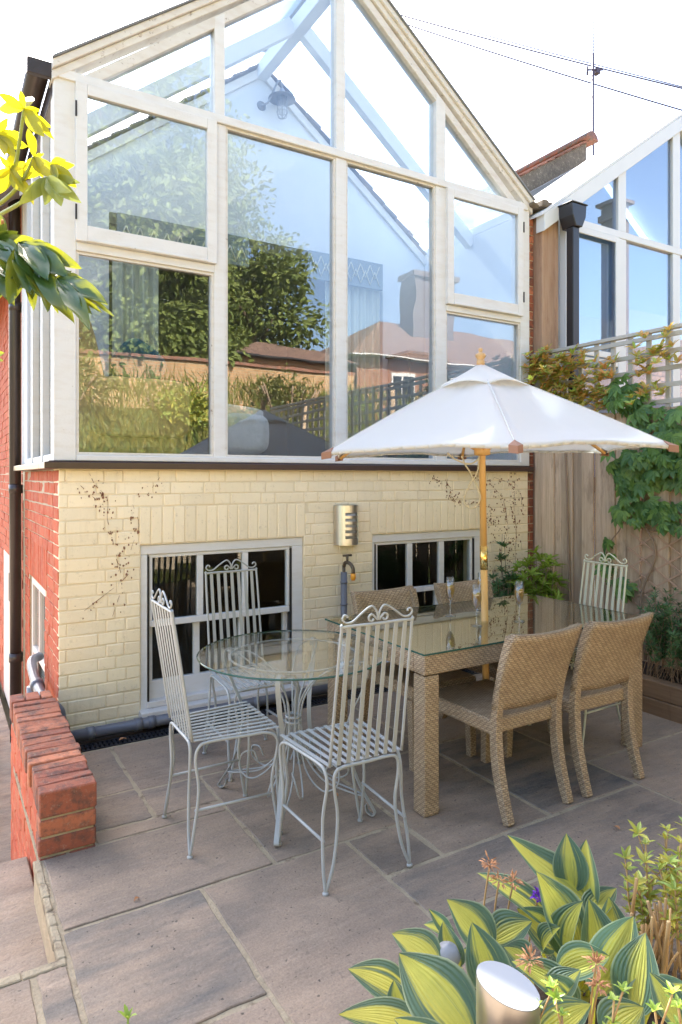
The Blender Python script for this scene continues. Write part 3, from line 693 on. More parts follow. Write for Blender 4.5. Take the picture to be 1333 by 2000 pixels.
# ---------------------------------------------------------------- things inside the glass room
t = thing('caged_wall_lamp', 'small grey blue caged bulkhead lamp with a flared shade high on the inner gable wall', 'wall lamp', (2.03, YG - .001, 4.95))
MB().lathe([(.0, 0), (.045, 0), (.045, -.012), (.02, -.03), (0, -.03)], 16, (-.10, 0, -.01), Matrix.Rotation(R(90), 4, 'X')).build('back_plate', 'lead', t)
MB().tube(crom([(-.10, -.02, -.01), (-.10, -.08, -.03), (-.07, -.10, .0), (0.0, -.12, .17), (.035, -.12, .20), (.05, -.12, .12)], 6), .009).build('bracket', 'lead', t)
MB().lathe([(.018, .13), (.03, .10), (.12, .045), (.125, .038), (.03, .07), (.0, .07)], 24, (.05, -.12, 0)).build('shade', 'lead', t)
cg = MB()
for i in range(6):
    a = math.pi / 3 * i; c_, s_ = math.cos(a), math.sin(a)
    cg.tube(crom([(.05 + .045 * c_, -.12 + .045 * s_, .05), (.05 + .05 * c_, -.12 + .05 * s_, -.08), (.05 + .035 * c_, -.12 + .035 * s_, -.125), (.05, -.12, -.145)], 4), .0035, 5)
for z in (.0, -.08): cg.tube([(.05 + .05 * math.cos(i * math.pi / 8), -.12 + .05 * math.sin(i * math.pi / 8), z) for i in range(17)], .003, 5)
cg.build('cage', 'lead', t)
MB().lathe([(.034, .06), (.036, -.07), (.02, -.105), (0, -.11)], 16, (.05, -.12, 0)).build('glass_jar', 'wineglass', t)

def curtain(x0, x1, z0, z1, y, lab, seed):
    r = random.Random(seed); n = int((x1 - x0) / .006); V = []; ph = r.uniform(0, 6)
    for i in range(n + 1):
        x = x0 + (x1 - x0) * i / n; d = .028 * math.sin(i * .42 + ph) + .012 * math.sin(i * .9 + 1.3)
        V += [(x, y + d, z0), (x, y + d * .6, z1)]
    mb = MB().add(V, [(2 * i, 2 * i + 2, 2 * i + 3, 2 * i + 1) for i in range(n)], True)
    return tag(mb.build('curtain', 'curtain', solid=.004), lab, 'curtain', None)
curtain(.60, .97, 1.62, 3.50, 1.33, 'pale gathered curtain at the left of the opening behind the tan armchair', 1)
curtain(2.56, 3.17, 1.62, 3.52, 1.33, 'pale gathered curtain hanging at the right of the opening, under the pelmet', 2)
for x0, x1, lab in ((.62, 1.75, 'dark pelmet with zigzag beading across the left of the inner opening'), (2.35, 3.18, 'blue grey pelmet with diamond beading above the right hand curtain')):
    p = MB().box(x0, x1, 1.26, 1.29, 3.40, 3.66).build('pelmet', 'pelmet', bevel=.004); tag(p, lab, 'pelmet')
    z = MB(); n = int((x1 - x0) / .11)
    for i in range(n):
        a = x0 + .01 + i * .11
        z.tube([(a, 1.252, 3.43), (a + .055, 1.252, 3.56)], .006, 5).tube([(a + .055, 1.252, 3.56), (a + .11, 1.252, 3.43)], .006, 5)
        if x0 > 2: z.tube([(a, 1.252, 3.62), (a + .055, 1.252, 3.49)], .006, 5).tube([(a + .055, 1.252, 3.49), (a + .11, 1.252, 3.62)], .006, 5)
    z.build('beading', 'bead', p)
# winged armchair by the glass, sunlit tan put into its upholstery
ac = thing('armchair', 'winged armchair behind the lower left pane, sunlit tan put into its colour', 'armchair', (.55, .65, 1.596))
def cushion(c, s, m, name, par, rot=None, pw=.35):
    mb = MB(); n, k_ = 12, 20; V = []
    for i in range(n + 1):
        ph = -math.pi / 2 + math.pi * i / n
        for j in range(k_):
            th = 2 * math.pi * j / k_
            f = lambda q: math.copysign(abs(q) ** pw, q)
            p = Vector((f(math.cos(ph)) * f(math.cos(th)) * s[0] / 2, f(math.cos(ph)) * f(math.sin(th)) * s[1] / 2, f(math.sin(ph)) * s[2] / 2))
            if rot: p = rot @ p
            V.append(p + Vector(c))
    F = [(i * k_ + j, i * k_ + (j + 1) % k_, (i + 1) * k_ + (j + 1) % k_, (i + 1) * k_ + j) for i in range(n) for j in range(k_)]
    return mb.add(V, F, True).build(name, m, par)
cushion((0, 0, .27), (.74, .62, .34), 'tan', 'seat', ac)
cushion((-.30, .0, .62), (.20, .66, .95), 'tan', 'backrest', ac, Matrix.Rotation(R(-12), 3, 'Y'), .5)
cushion((.02, .30, .42), (.66, .15, .40), 'tan', 'arm', ac); cushion((.02, -.30, .42), (.66, .15, .40), 'tan', 'arm', ac)
MB().box(-.3, -.26, -.25, -.21, .005, .12).box(.26, .3, -.25, -.21, .005, .12).box(-.3, -.26, .21, .25, .005, .12).box(.26, .3, .21, .25, .005, .12).build('leg', 'int_wood', ac)
tc = cushion((.62, .62, 2.34), (.36, .14, .34), 'teal', 'cushion', None, Matrix.Rotation(R(35), 3, 'Y'), .6); tag(tc, 'dark teal cushion tilted on the tan armchair', 'cushion')
for (x, y_, z, s_, lab) in ((1.30, .40, 1.80, (.40, .36, .30), 'cream fleece covered stool behind the second pane'),):
    t = thing('fleece_stool', lab, 'stool', (x, y_, 1.596)); cushion((0, 0, .27), s_, 'fleece', 'seat', t, None, .5)
    cushion((0.0, .06, .42), (.38, .30, .12), 'fleece', 'cushion', t, Matrix.Rotation(R(5), 3, 'Y'), .5)
    for a in (-1, 1):
        for b in (-1, 1): MB().tube([(a * .17, b * .13, .09), (a * .18, b * .14, .003)], .018, 8).build('leg', 'int_wood', t)
t = thing('cabinet', 'added dark cabinet standing in for a dark blue reflection at the far right of the glass room', 'cabinet', (3.52, 1.18, 1.596))
MB().box(-.22, .22, -.17, .17, .03, 1.15).box(-.24, .24, -.19, .19, 1.151, 1.18).build('carcass', 'pelmet', t, bevel=.004)  # added cabinet, stands in for a dark blue shape mirrored in the glass
MB().box(-.2, -.003, -.182, -.171, .06, 1.12).box(.003, .2, -.182, -.171, .06, 1.12).build('door', 'pelmet', t, bevel=.003)

# ---------------------------------------------------------------- pipes, grate, wall light, tap
pp = MB()
pp.tube(crom([(-.015, .72, .335), (-.075, .62, .33), (-.085, .40, .285), (-.082, .14, .26), (-.07, .02, .25)], 5), .030, 14)
pp.tube(crom([(-.07, .03, .25), (-.05, -.035, .235), (-.012, -.062, .20), (.0, -.066, .14), (.0, -.066, -.02)], 6), .033, 14)
for p0, p1 in (((-.084, .30, .272), (-.083, .24, .265)), ((.0, -.066, .135), (.0, -.066, .09))): pp.tube([p0, p1], .041, 14)
tag(pp.build('waste_pipe', 'pvc'), 'grey plastic waste pipe bending round the left corner of the cream wall', 'pipe')
pp = MB().tube([(.02, -.075, .036), (1.90, -.075, .040)], .034, 16)
for x in (.14, .42, .50, .66, 1.2): pp.tube([(x, -.075, .037), (x + .045, -.075, .037)], .0385, 16)
tag(pp.build('ground_pipe', 'pvc'), 'long grey pipe lying along the foot of the cream wall', 'pipe')
pp = MB().tube([(-.07, .50, -.72), (-.07, .50, .20)], .05, 14)
pp.tube([(-.07, .5, .0), (-.07, .5, .06)], .058, 14)
tag(pp.build('soil_pipe', 'pvc'), 'stub of grey soil pipe standing beside the side window', 'pipe')
pp = MB().tube(crom([(-.50, -.95, -.68), (-.40, .2, -.67), (-.30, 1.4, -.66), (-.22, 2.4, -.66)], 4), .035, 12).tube([(-.5, -.98, -.68), (-.49, -.88, -.68)], .045, 12)
tag(pp.build('drain_pipe', 'pvc'), 'dark grey pipe lying on the lower path left of the low brick wall', 'pipe')
gr = MB(); r = random.Random(3)
gr.box(.0, 3.3, -.225, -.215, -.028, -.004).box(.0, 3.3, -.125, -.1185, -.028, -.004).box(.0, 3.3, -.175, -.168, -.026, -.005)
x = .02
while x < 3.28: gr.box(x, x + .012, -.2145, -.1755, -.024, -.0065).box(x, x + .012, -.1675, -.1255, -.024, -.0065); x += .026
tag(gr.build('channel_grate', 'black'), 'black slotted drainage channel along the base of the cream wall', 'drain')
struct('drain_channel', MB().box(-.02, 3.9, -.24, -.001, -.0285, -.0255), 'soil')

wl = thing('outdoor_wall_light', 'brushed steel half round light with white slots mounted between the two basement windows', 'wall light', (1.97, -.006, 1.20))
H = .145; seg_ = 18; a0, a1 = R(180), R(360)
V = []; 
def wlp(r_, a, z): return (r_ * math.cos(a), r_ * math.sin(a) * .95, z)
mbw = MB()
for k0 in range(seg_):                                     # shell, with five slots cut in the right half
    A, B = a0 + (a1 - a0) * k0 / seg_, a0 + (a1 - a0) * (k0 + 1) / seg_
    zs = [(-H, H)]
    if seg_ * .30 < k0 < seg_ * .72: zs = [(-H, -.098)] + [(-.076 + i * .042, -.056 + i * .042) for i in range(4)] + [(.092, H)]
    for z0, z1 in zs:
        mbw.add([wlp(.098, A, z0), wlp(.098, B, z0), wlp(.098, B, z1), wlp(.098, A, z1), wlp(.094, A, z0), wlp(.094, B, z0), wlp(.094, B, z1), wlp(.094, A, z1)],
                [(0, 1, 2, 3), (7, 6, 5, 4), (0, 4, 5, 1), (1, 5, 6, 2), (2, 6, 7, 3), (3, 7, 4, 0)], False)
mbw.build('shade', 'steel', wl)
MB().lathe([(.001, H - .004), (.084, H - .004), (.084, -H + .004), (.001, -H + .004)], 24).build('diffuser', 'lamp_white', wl)
MB().box(-.099, .099, -.004, .003, -H - .001, H + .001).build('back_plate', 'steel', wl)

tp = thing('garden_tap', 'old garden tap with a yellow connector on a grey standpipe below the wall light', 'tap', (1.925, -.06, 0))
sp = MB().tube([(0, 0, .05), (0, 0, .86)], .024, 12)
for z in (.40, .62, .78): sp.tube([(0, 0, z), (0, 0, z + .012)], .027, 12)
sp.build('standpipe', 'pvc', tp)
MB().tube([(0, 0, .80), (0, 0, .91)], .012, 10).tube(crom([(0, 0, .90), (.0, -.02, .93), (.01, -.06, .93), (.02, -.09, .90), (.02, -.095, .86)], 5), .013, 10).tube([(.005, -.04, .93), (.005, -.04, .985)], .009, 8).build('spout', 'tapbrass', tp)
MB().tube([(-.03, -.04, .985), (.04, -.04, .985)], .008, 8).build('handle', 'tapbrass', tp)
MB().lathe([(.012, .0), (.018, .0), (.02, -.03), (.014, -.05), (.010, -.05)], 14, (.02, -.095, .86)).build('hose_connector', 'yellow', tp)

# dead creeper left on the cream wall
def creeper(name, lab, paths, n, box, seed):
    r = random.Random(seed); mb = MB()
    for P in paths:
        P = [(x + r.uniform(-.01, .01), -.010, z) for x, z in P]
        pts = crom(P, 5); 
        for i in range(0, len(pts) - 1):
            if r.random() < .5: mb.tube([pts[i] + Vector((0, .006, 0)), pts[i + 1] + Vector((0, .006, 0))], r.uniform(.0008, .0022), 5)
    for _ in range(n):
        P = r.choices(paths, [len(q_) ** 1.6 for q_ in paths])[0]; i = r.randrange(len(P) - 1); t = r.random()
        x = P[i][0] * (1 - t) + P[i + 1][0] * t + r.gauss(0, .03); z = P[i][1] * (1 - t) + P[i + 1][1] * t + r.gauss(0, .02)
        if not (box[0] < x < box[1] and box[2] < z < box[3]): continue
        s_ = r.uniform(.0015, .0065) if r.random() < .97 else .008; pts = [(x + s_ * math.cos(a) * r.uniform(.5, 1.3), z + s_ * math.sin(a) * r.uniform(.7, 1.9)) for a in [j * math.pi / 3 for j in range(6)]]
        mb.prism(pts, -.0055, -.0015, 'y')
    tag(mb.build(name, 'deadvine'), lab, 'dead creeper')
creeper('dead_creeper', 'brown dried creeper marks on the left of the cream wall above the window', [[(.18, 1.57), (.2, 1.5), (.27, 1.42), (.28, 1.3), (.30, 1.2), (.33, 1.05), (.36, .9), (.3, .7)], [(.12, 1.5), (.2, 1.42), (.25, 1.38)], [(.62, 1.58), (.55, 1.5), (.5, 1.42)], [(.42, 1.38), (.46, 1.25), (.41, 1.1), (.4, .95), (.14, .75)]], 120, (.05, .75, .2, 1.59), 1)
creeper('dead_creeper', 'web of brown dried creeper on the cream wall between the umbrella pole and the fence', [[(2.75, 1.55), (2.95, 1.48), (3.0, 1.38), (3.1, 1.33), (3.4, 1.3), (3.5, 1.1)], [(3.2, 1.58), (3.4, 1.5), (3.55, 1.35), (3.6, 1.15), (3.65, .95), (3.6, .7)], [(3.7, 1.58), (3.68, 1.3), (3.72, 1.1), (3.7, .8), (3.75, .5)], [(3.4, 1.2), (3.5, .95), (3.45, .7), (3.5, .5)], [(3.45, 1.55), (3.75, 1.45), (3.8, 1.2)]], 420, (2.6, 3.84, .35, 1.59), 2)

# ---------------------------------------------------------------- low brick wall
lw = thing('low_brick_wall', 'low red brick wall with a brick on edge top beside the steps', 'wall', (0, 0, 0))
tp_ = MB(); r = random.Random(12); y = -1.29; n = 0
while y < -.16:
    w = r.uniform(.066, .073); zt = .27 + (y + 1.29) * .035
    def q(): return r.uniform(-.006, .006)
    x0, x1 = -.262 + q(), -.040 + q()
    tp_.add([(x0, y + q() * .4, zt - .105), (x1, y + q() * .4, zt - .105), (x1, y + w, zt - .105), (x0, y + w, zt - .105), (x0, y, zt + q()), (x1, y, zt + q()), (x1, y + w, zt + q()), (x0, y + w, zt + q())],
            [(3, 2, 1, 0), (4, 5, 6, 7), (0, 1, 5, 4), (1, 2, 6, 5), (2, 3, 7, 6), (3, 0, 4, 7)]); y += w + .007; n += 1
for x0, x1 in ((-.262, -.195), (-.186, -.115), (-.106, -.052)): tp_.box(x0, x1, y, -.02, .20, .315 + r.uniform(-.003, .003), .002)
tp_.build('coping', 'brick', lw, bevel=.005)
bd = MB()
for c_ in range(3):
    z0 = -.068 + c_ * .078
    if c_ == 0: L = [(-.262, -.155), (-.147, -.040)]
    else: L = [(-.262, -.040)]
    for a, b in L: bd.box(a + r.uniform(-.002, .002), b + r.uniform(-.002, .002), -1.290, -1.19, z0, z0 + .068, .002)
bd.build('end_bricks', 'brick', lw, bevel=.005)
ls = bricks(lambda a, d, z: (-.255 - d, a, z), -1.19, -.04, -.75, .165, seed=21, flem=False, depth=.05)
ls.build('side_bricks', 'brick_sunlit', lw, bevel=.004)  # left face takes the brick colour with sunlight painted in
rs = bricks(lambda a, d, z: (-.047 + d, a, z), -1.188, -.12, -.03, .16, seed=22, flem=False, depth=.05)
rs.build('side_bricks', 'brick', lw, bevel=.004)
MB().box(-.252, -.05, -1.282, -.03, -.80, .166).build('mortar_bed', 'mortar_pale', lw)
MB().box(-.250, -.055, -1.284, -.1, .1665, .235).build('mossy_joint', mat('mossy_mortar', (.06, .05, .035), 1, var=.5, vs=30, bump=1), lw)

# ---------------------------------------------------------------- right side: fence, trellis, sleepers
FX = 3.93
fn = thing('board_fence', 'tall weathered board fence with grey square trellis on top, right of the cream wall', 'fence', (0, 0, 0))
fbm = MB(); r = random.Random(5); y = -.012; i = 0
while y > -5.5:
    w = r.uniform(.10, .125); x0 = FX + (0 if i % 2 == 0 else -.028) + r.uniform(-.003, .003); t0 = 2.06 + r.uniform(-.008, .004)
    fbm.box(x0, x0 + .02, y - w, y, .02, t0, .003); y -= w - (.012 if i % 2 else .004); i += 1
fbm.build('boards', 'fence', fn, bevel=.003)
for yy in (-.03, -2.2, -4.4): MB().box(FX + .03, FX + .12, yy - .09, yy, -.02, 2.62).build('post', 'fence', fn, bevel=.004)
tm = MB(); y = -.02
while y > -5.4: tm.box(FX + .004, FX + .024, y - .036, y, 2.062, 2.618); y -= .155
for z in (2.085, 2.205, 2.325, 2.445, 2.565): tm.box(FX - .012, FX + .0035, -5.4, -.02, z, z + .034)
tm.box(FX - .018, FX + .03, -5.4, -.015, 2.6185, 2.645)
tm.build('trellis', 'trellis', fn, bevel=.002)
bed = thing('sleeper_bed', 'raised planting bed edged with brown timber sleepers below the fence', 'raised bed', (0, 0, 0))
MB().box(3.40, 3.50, -5.4, -.9, -.02, .10, .002).build('sleeper', 'sleeper', bed, bevel=.006, seg=2)
MB().box(3.405, 3.505, -5.4, -.88, .104, .215, .002).build('sleeper', 'sleeper', bed, bevel=.006, seg=2)
MB().box(3.505, 3.90, -5.4, -.02, -.02, .18).box(3.40, 3.504, -.879, -.02, -.02, .12).build('soil', 'soil', bed)
la = MB(); y0, y1, z0, z1 = -3.2, -.98, .30, 1.125
for d in (1, -1):
    c_ = -6.0
    while c_ < 6:
        pts = []
        for t_ in (0, 1):
            pass
        # line z = d*(y) *0.62 + c_
        ys = sorted([max(y0, min(y1, (z - c_) / (.62 * d))) for z in (z0, z1)])
        if ys[1] - ys[0] > .03:
            a, b = ys; xx = FX - .030 - (.007 if d > 0 else 0)
            la.beam((xx, a, .62 * d * a + c_), (xx, b, .62 * d * b + c_), .012, .006, (1, 0, 0))
        c_ += .125
tag(la.build('expanding_trellis', 'cane'), 'thin diamond lath trellis fixed low on the right end of the fence', 'trellis')

# ---------------------------------------------------------------- next house with its own glass gable
nh = thing('neighbouring_house', 'neighbouring house with a pale grey framed glass gable beyond the fence', 'house', (0, 0, 0))
NY = -.10; NA = 5.96; NP = .70
def nz(x, o=0): return 5.25 + o - NP * abs(x - NA)
nf = MB()
for x0, x1 in ((4.23, 4.29), (4.967, 5.085), (5.83, 5.955), (6.80, 6.92), (7.62, 7.68)): 
    nf.box(x0, x1, NY, NY + .07, .4, 3.835)
    nf.prism([(x0, 3.905), (x1, 3.905), (x1, nz(x1, -.08)), (x0, nz(x0, -.08))] if nz(x0, -.08) > 3.93 else [(x0, 3.905), (x1, 3.905), (x1, 3.93), (x0, 3.93)], NY + .001, NY + .069)
nf.box(4.23, 7.68, NY - .004, NY + .068, 3.8355, 3.9045).box(4.29, 4.966, NY + .002, NY + .068, 2.60, 2.66)
nf.build('window_frame', 'upvc', nh, bevel=.004)
nr = MB()
for sgn in (1, -1):
    e = NA - sgn * 2.02
    P = [(e, nz(e, -.13)), (NA, nz(NA, -.13)), (NA, nz(NA, .02)), (e, nz(e, .02))]
    nr.prism(P if sgn == 1 else P[::-1], NY - .02, NY + .08)
nr.build('barge_board', 'upvc', nh, bevel=.004)
nc = MB()
for x0, x1 in ((4.30, 4.96),):
    nc.box(x0, x0 + .055, NY - .02, NY - .001, 2.67, 3.83).box(x1 - .055, x1, NY - .02, NY - .001, 2.67, 3.83).box(x0 + .055, x1 - .055, NY - .02, NY - .001, 3.775, 3.83).box(x0 + .055, x1 - .055, NY - .02, NY - .001, 2.67, 2.725)
nc.build('casement', 'upvc', nh, bevel=.003)
for x0, x1 in ((4.29, 4.966), (5.085, 5.83), (5.955, 6.8), (6.92, 7.62)):
    MB().box(x0, x1, NY + .03, NY + .036, .4, 3.84).build('pane', 'glass_new', nh)
    lo_, hi_ = nz(x0, -.1), nz(x1, -.1)
    P = [(x0, 3.90), (x1, 3.90), (x1, max(3.91, hi_)), (x0, max(3.91, lo_))]
    MB().prism(P, NY + .03, NY + .036).build('pane', 'glass_new', nh)
    MB().box(x0 + .01, x1 - .01, NY + .055, NY + .058, 3.05 if x0 < 5 else 3.2, 3.83).build('roller_blind', 'blind', nh)
for sgn in (1, -1):
    e = NA - sgn * 2.05
    P = [(e, nz(e, .022)), (NA, nz(NA, .022)), (NA, nz(NA, .05)), (e, nz(e, .05))]
    MB().prism(P if sgn == 1 else P[::-1], NY - .02, 1.0).build('white_roof_panel', 'int_white', nh)
MB().prism([(4.0, 0), (7.9, 0), (7.9, nz(7.9, -.1)), (NA, nz(NA, -.1)), (4.0, nz(4.0, -.1))], 1.0, 1.1).build('inner_wall', 'int_white', nh)
MB().box(4.3, 7.6, .1, .99, 1.4, 1.55).build('floor', 'int_wood', nh)
# rear tiled roof of the neighbour with its mossy verge and ridge end
nt_ = MB(); rr = random.Random(10)
RA, RZ = 6.36, 5.74
for i in range(15):
    for jx in range(12):
        t0 = i * .15; zz0 = RZ - .60 * (t0 + .16) + .016; zz1 = RZ - .60 * t0; y0 = 1.36 + jx * .4 + rr.uniform(-.01, .01); y1 = y0 + .39
        xx, x1_ = RA - t0 - .16, RA - t0
        nt_.add([(xx, y0, zz0), (x1_, y0, zz1), (x1_, y1, zz1), (xx, y1, zz0), (xx, y0, zz0 + .02), (x1_, y0, zz1 + .02), (x1_, y1, zz1 + .02), (xx, y1, zz0 + .02)],
            [(0, 1, 2, 3), (7, 6, 5, 4), (0, 4, 5, 1), (1, 5, 6, 2), (2, 6, 7, 3), (3, 7, 4, 0)])
nt_.build('tiled_roof', 'tile', nh)
vg = MB().prism([(RA - 2.3, RZ - 1.38 - .24), (RA, RZ - .24), (RA, RZ - .005), (RA - 2.3, RZ - 1.38 - .005)], 1.40, 1.5)
vg.build('mossy_verge', mat('mossy_stone', (.12, .10, .08), .95, var=.5, vs=14, bump=.9, dirt=((.30, .27, .20), 25, .55)), nh)
MB().prism([(RA - 2.3, RZ - 1.38 - .40), (RA, RZ - .40), (RA, RZ - .245), (RA - 2.3, RZ - 1.38 - .245)], 1.44, 1.5).build('lead_flashing', 'lead', nh)
MB().sweep([(RA + .03, 1.33, RZ + .01), (RA + .03, 6, RZ + .01)], lambda i: [(.11 * math.cos(math.pi * j / 8), .11 * math.sin(math.pi * j / 8)) for j in range(9)], True, (0, 0, 1)).build('ridge_tiles', 'tile', nh)
# party pier, timber post, hopper and downpipe between the two houses
pb = bricks(lambda a, d, z: (a, .03 - d, z), XR + .008, XR + .10, .0, 3.86, seed=31, depth=.04)
pb.build('brick_pier', 'brick', nh, bevel=.003)
MB().box(XR + .012, XR + .096, .031, .3, .0, 3.86).build('pier_joints', 'mortar', nh)
MB().box(3.965, 4.125, -.07, .2, .0, 3.90, .004).box(4.127, 4.20, -.05, .2, .0, 3.88, .003).build('timber_post', 'post', nh, bevel=.01, seg=2)
rg_ = MB(); rr = random.Random(2)
for i in range(5): rg_.box(3.85 + i * .07, 3.93 + i * .07, -.10 + rr.uniform(-.02, .02), .35, 3.90 + rr.uniform(-.01, .02), 3.955 + rr.uniform(-.01, .04), .012)
rg_.build('eave_stone', mat('weathered_eave_stone', (.16, .13, .10), .95, var=.5, vs=20, bump=.9), nh, bevel=.01)
hp = thing('downpipe_hopper', 'glossy black square hopper and downpipe between the timber post and the neighbouring glass gable', 'downpipe', (4.19, -.20, 3.80))
hb = MB(); P = [(-.085, .10), (.125, .10), (.125, .0), (.05, -.085), (-.03, -.085), (-.085, .0)]
hb.prism([(-.08, .14), (.11, .14), (.10, .035), (.055, -.055), (-.03, -.055), (-.07, .035)], -.075, .08)
hb.box(-.09, .12, -.085, .09, .141, .153)
hb.build('hopper', 'black', hp, bevel=.006)
MB().box(-.035, .045, -.05, .03, -3.75, -.0555).build('pipe', 'black', hp, bevel=.006)

# mast with aerial, overhead wires
ms = thing('television_aerial', 'tall thin mast with a small aerial rising behind the neighbouring roof', 'aerial', (9.75, 4.0, 0))
MB().tube([(0, 0, -.8), (0, 0, 9.35)], .024, 8).build('mast', 'wire', ms)
ae = MB().tube([(0.01, 0, 9.3), (0.01, 0, 9.95)], .010, 6)
for i in range(11): ae.tube([(-.06, 0.03, 9.36 + i * .056), (.08, -.03, 9.36 + i * .056)], .004, 5)
ae.build('aerial', 'wire', ms)
MB().tube([(-.13, .02, 9.02), (.20, -.06, 9.08)], .016, 6).tube([(-.13, .02, 8.92), (-.13, .02, 9.08)], .02, 6).box(.05, .15, -.05, .05, 9.0, 9.09).build('amplifier_bracket', 'wire', ms)
for i, (p0, p1, rr_) in enumerate((((7.84, 8, 11.97), (10.91, 3, 8.56), .010), ((7.98, 8, 11.90), (10.91, 3, 8.53), .014), ((8.12, 8, 11.76), (10.91, 3, 8.135), .014))):
    p0, p1 = Vector(p0), Vector(p1); d = p1 - p0; a, b = p0 - d * 1.2, p1 + d * .62
    pts = [a.lerp(b, t / 20) + Vector((0, 0, -.25 * (1 - (2 * t / 20 - 1) ** 2) + .2)) for t in range(21)]
    tag(MB().tube(pts, rr_, 5).build('overhead_cable', 'wire'), ('topmost and faintest overhead cable crossing the sky', 'middle overhead cable crossing the sky just under the faint one', 'lowest overhead cable crossing the sky')[i], 'cable', 'overhead cables')

# ---------------------------------------------------------------- iron chairs
def iron_chair(label, m='iron'):
    t = thing('iron_chair', label, 'chair', group='scrolled iron garden chairs')
    rr_ = .0068
    sx0, sx1, syb, syf, zs = .165, .20, -.18, .20, .458
    for s_ in (-1, 1):                                   # side arches: each carries a front and a rear leg
        x0, x1 = s_ * .195, s_ * .2
        P = [(s_ * .19, -.20, .004), (s_ * .192, -.185, .10), (s_ * .180, -.160, .26), (s_ * .168, -.170, .38), (s_ * .168, -.155, .435), (s_ * .172, -.11, zs - .007),
             (s_ * .185, .05, zs - .007), (s_ * .195, .13, zs - .007), (s_ * .2, .175, .43), (s_ * .2, .185, .38), (s_ * .197, .160, .24), (s_ * .2, .178, .10), (s_ * .2, .195, .004)]
        MB().tube(crom(P, 5), rr_).build('leg_arch', m, t)
        MB().tube([(s_ * .185, -.178, .185), (s_ * .197, .172, .185)], .006).build('stretcher', m, t)
    for y_, w in ((syf + .0, .2), (-.185, .17)):
        e = 1 if y_ > 0 else -1
        P = [(-w - .002, y_ - .0, .004), (-w + .016, y_, .10), (-w + .040, y_, .26), (-w + .025, y_, .38), (-w + .03, y_, .435), (-w + .065, y_, zs - .006),
             (0, y_, zs - .006), (w - .065, y_, zs - .006), (w - .03, y_, .435), (w - .025, y_, .38), (w - .040, y_, .26), (w - .016, y_, .10), (w + .002, y_, .004)]
        if y_ < 0: P = [(x * (.19 / .17 if z < .05 else 1), y if z > .2 else y - (.26 - z) * .06, z) for x, y, z in P]
        MB().tube(crom(P, 5), rr_).build('leg_arch', m, t)
    for x_, y_ in ((-.2, .197), (.2, .197), (-.19, -.2), (.19, -.2)): MB().lathe([(.012, .0), (.012, .008), (.006, .012)], 10, (x_, y_, .0005)).build('foot', m, t)
    sl = MB(); n = 10
    for i in range(n):
        a = -1 + 2 * i / (n - 1); sl.strap([(a * (sx0 - .008), syb, zs + .004), (a * (sx1 - .012), syf, zs + .004)], .0165, .003, (0, 0, 1))
    sl.build('seat', m, t)
    bk = MB(); zb, zt, yb, yt = .462, 1.0, -.182, -.262
    bk.tube(crom([(-.163, yb, zb), (-.160, (yb + yt) / 2, .73), (-.157, yt, zt - .014), (-.147, yt - .002, zt), (0, yt - .002, zt), (.147, yt - .002, zt), (.157, yt, zt - .014), (.160, (yb + yt) / 2, .73), (.163, yb, zb)], 5), .0062)
    bk.build('back_frame', m, t)
    b2 = MB()
    for i in range(7):
        a = (i - 3) / 3; b2.strap([(a * .125, yb - .001, zb), (a * .125, yt - .001, zt - .002)], .0175, .003, (0, 1, 0))
    b2.build('back_slats', m, t)
    sc = MB()
    for s_ in (-1, 1):
        P = [(.020, .016), (.028, .008), (.040, .013), (.041, .026), (.028, .033), (.014, .022), (.002, .012), (.006, .040), (.024, .062), (.046, .058), (.080, .036), (.112, .014), (.140, .012), (.155, .026), (.148, .040), (.136, .038), (.134, .030)]
        sc.strap(crom([(s_ * x, yt - .004, zt + .004 + z) for x, z in P], 5), .010, .0032, (0, 1, 0)) if 0 else sc.tube(crom([(s_ * x, yt - .004, zt + .004 + z) for x, z in P], 5), .0042, 6)
    sc.build('scroll_crest', m, t)
    return t
ch = iron_chair('pale grey iron chair on the left, seen from its side, facing the round glass table')
c3 = copy_tree(ch); c2_ = copy_tree(ch)
c4 = iron_chair('cream tinted iron chair at the far end of the woven table', 'iron_pale')
place(ch, (.47, -1.40, 0), R(-91), ch['label'])
place(c2_, (.815, -1.885, 0), R(-1.5), 'nearest iron chair, its slatted back to the viewer, between the two tables')
place(c3, (.865, -.815, 0), R(181), 'iron chair before the left basement window behind the round table')
place(c4, (2.76, -1.445, 0), R(90), c4['label'])

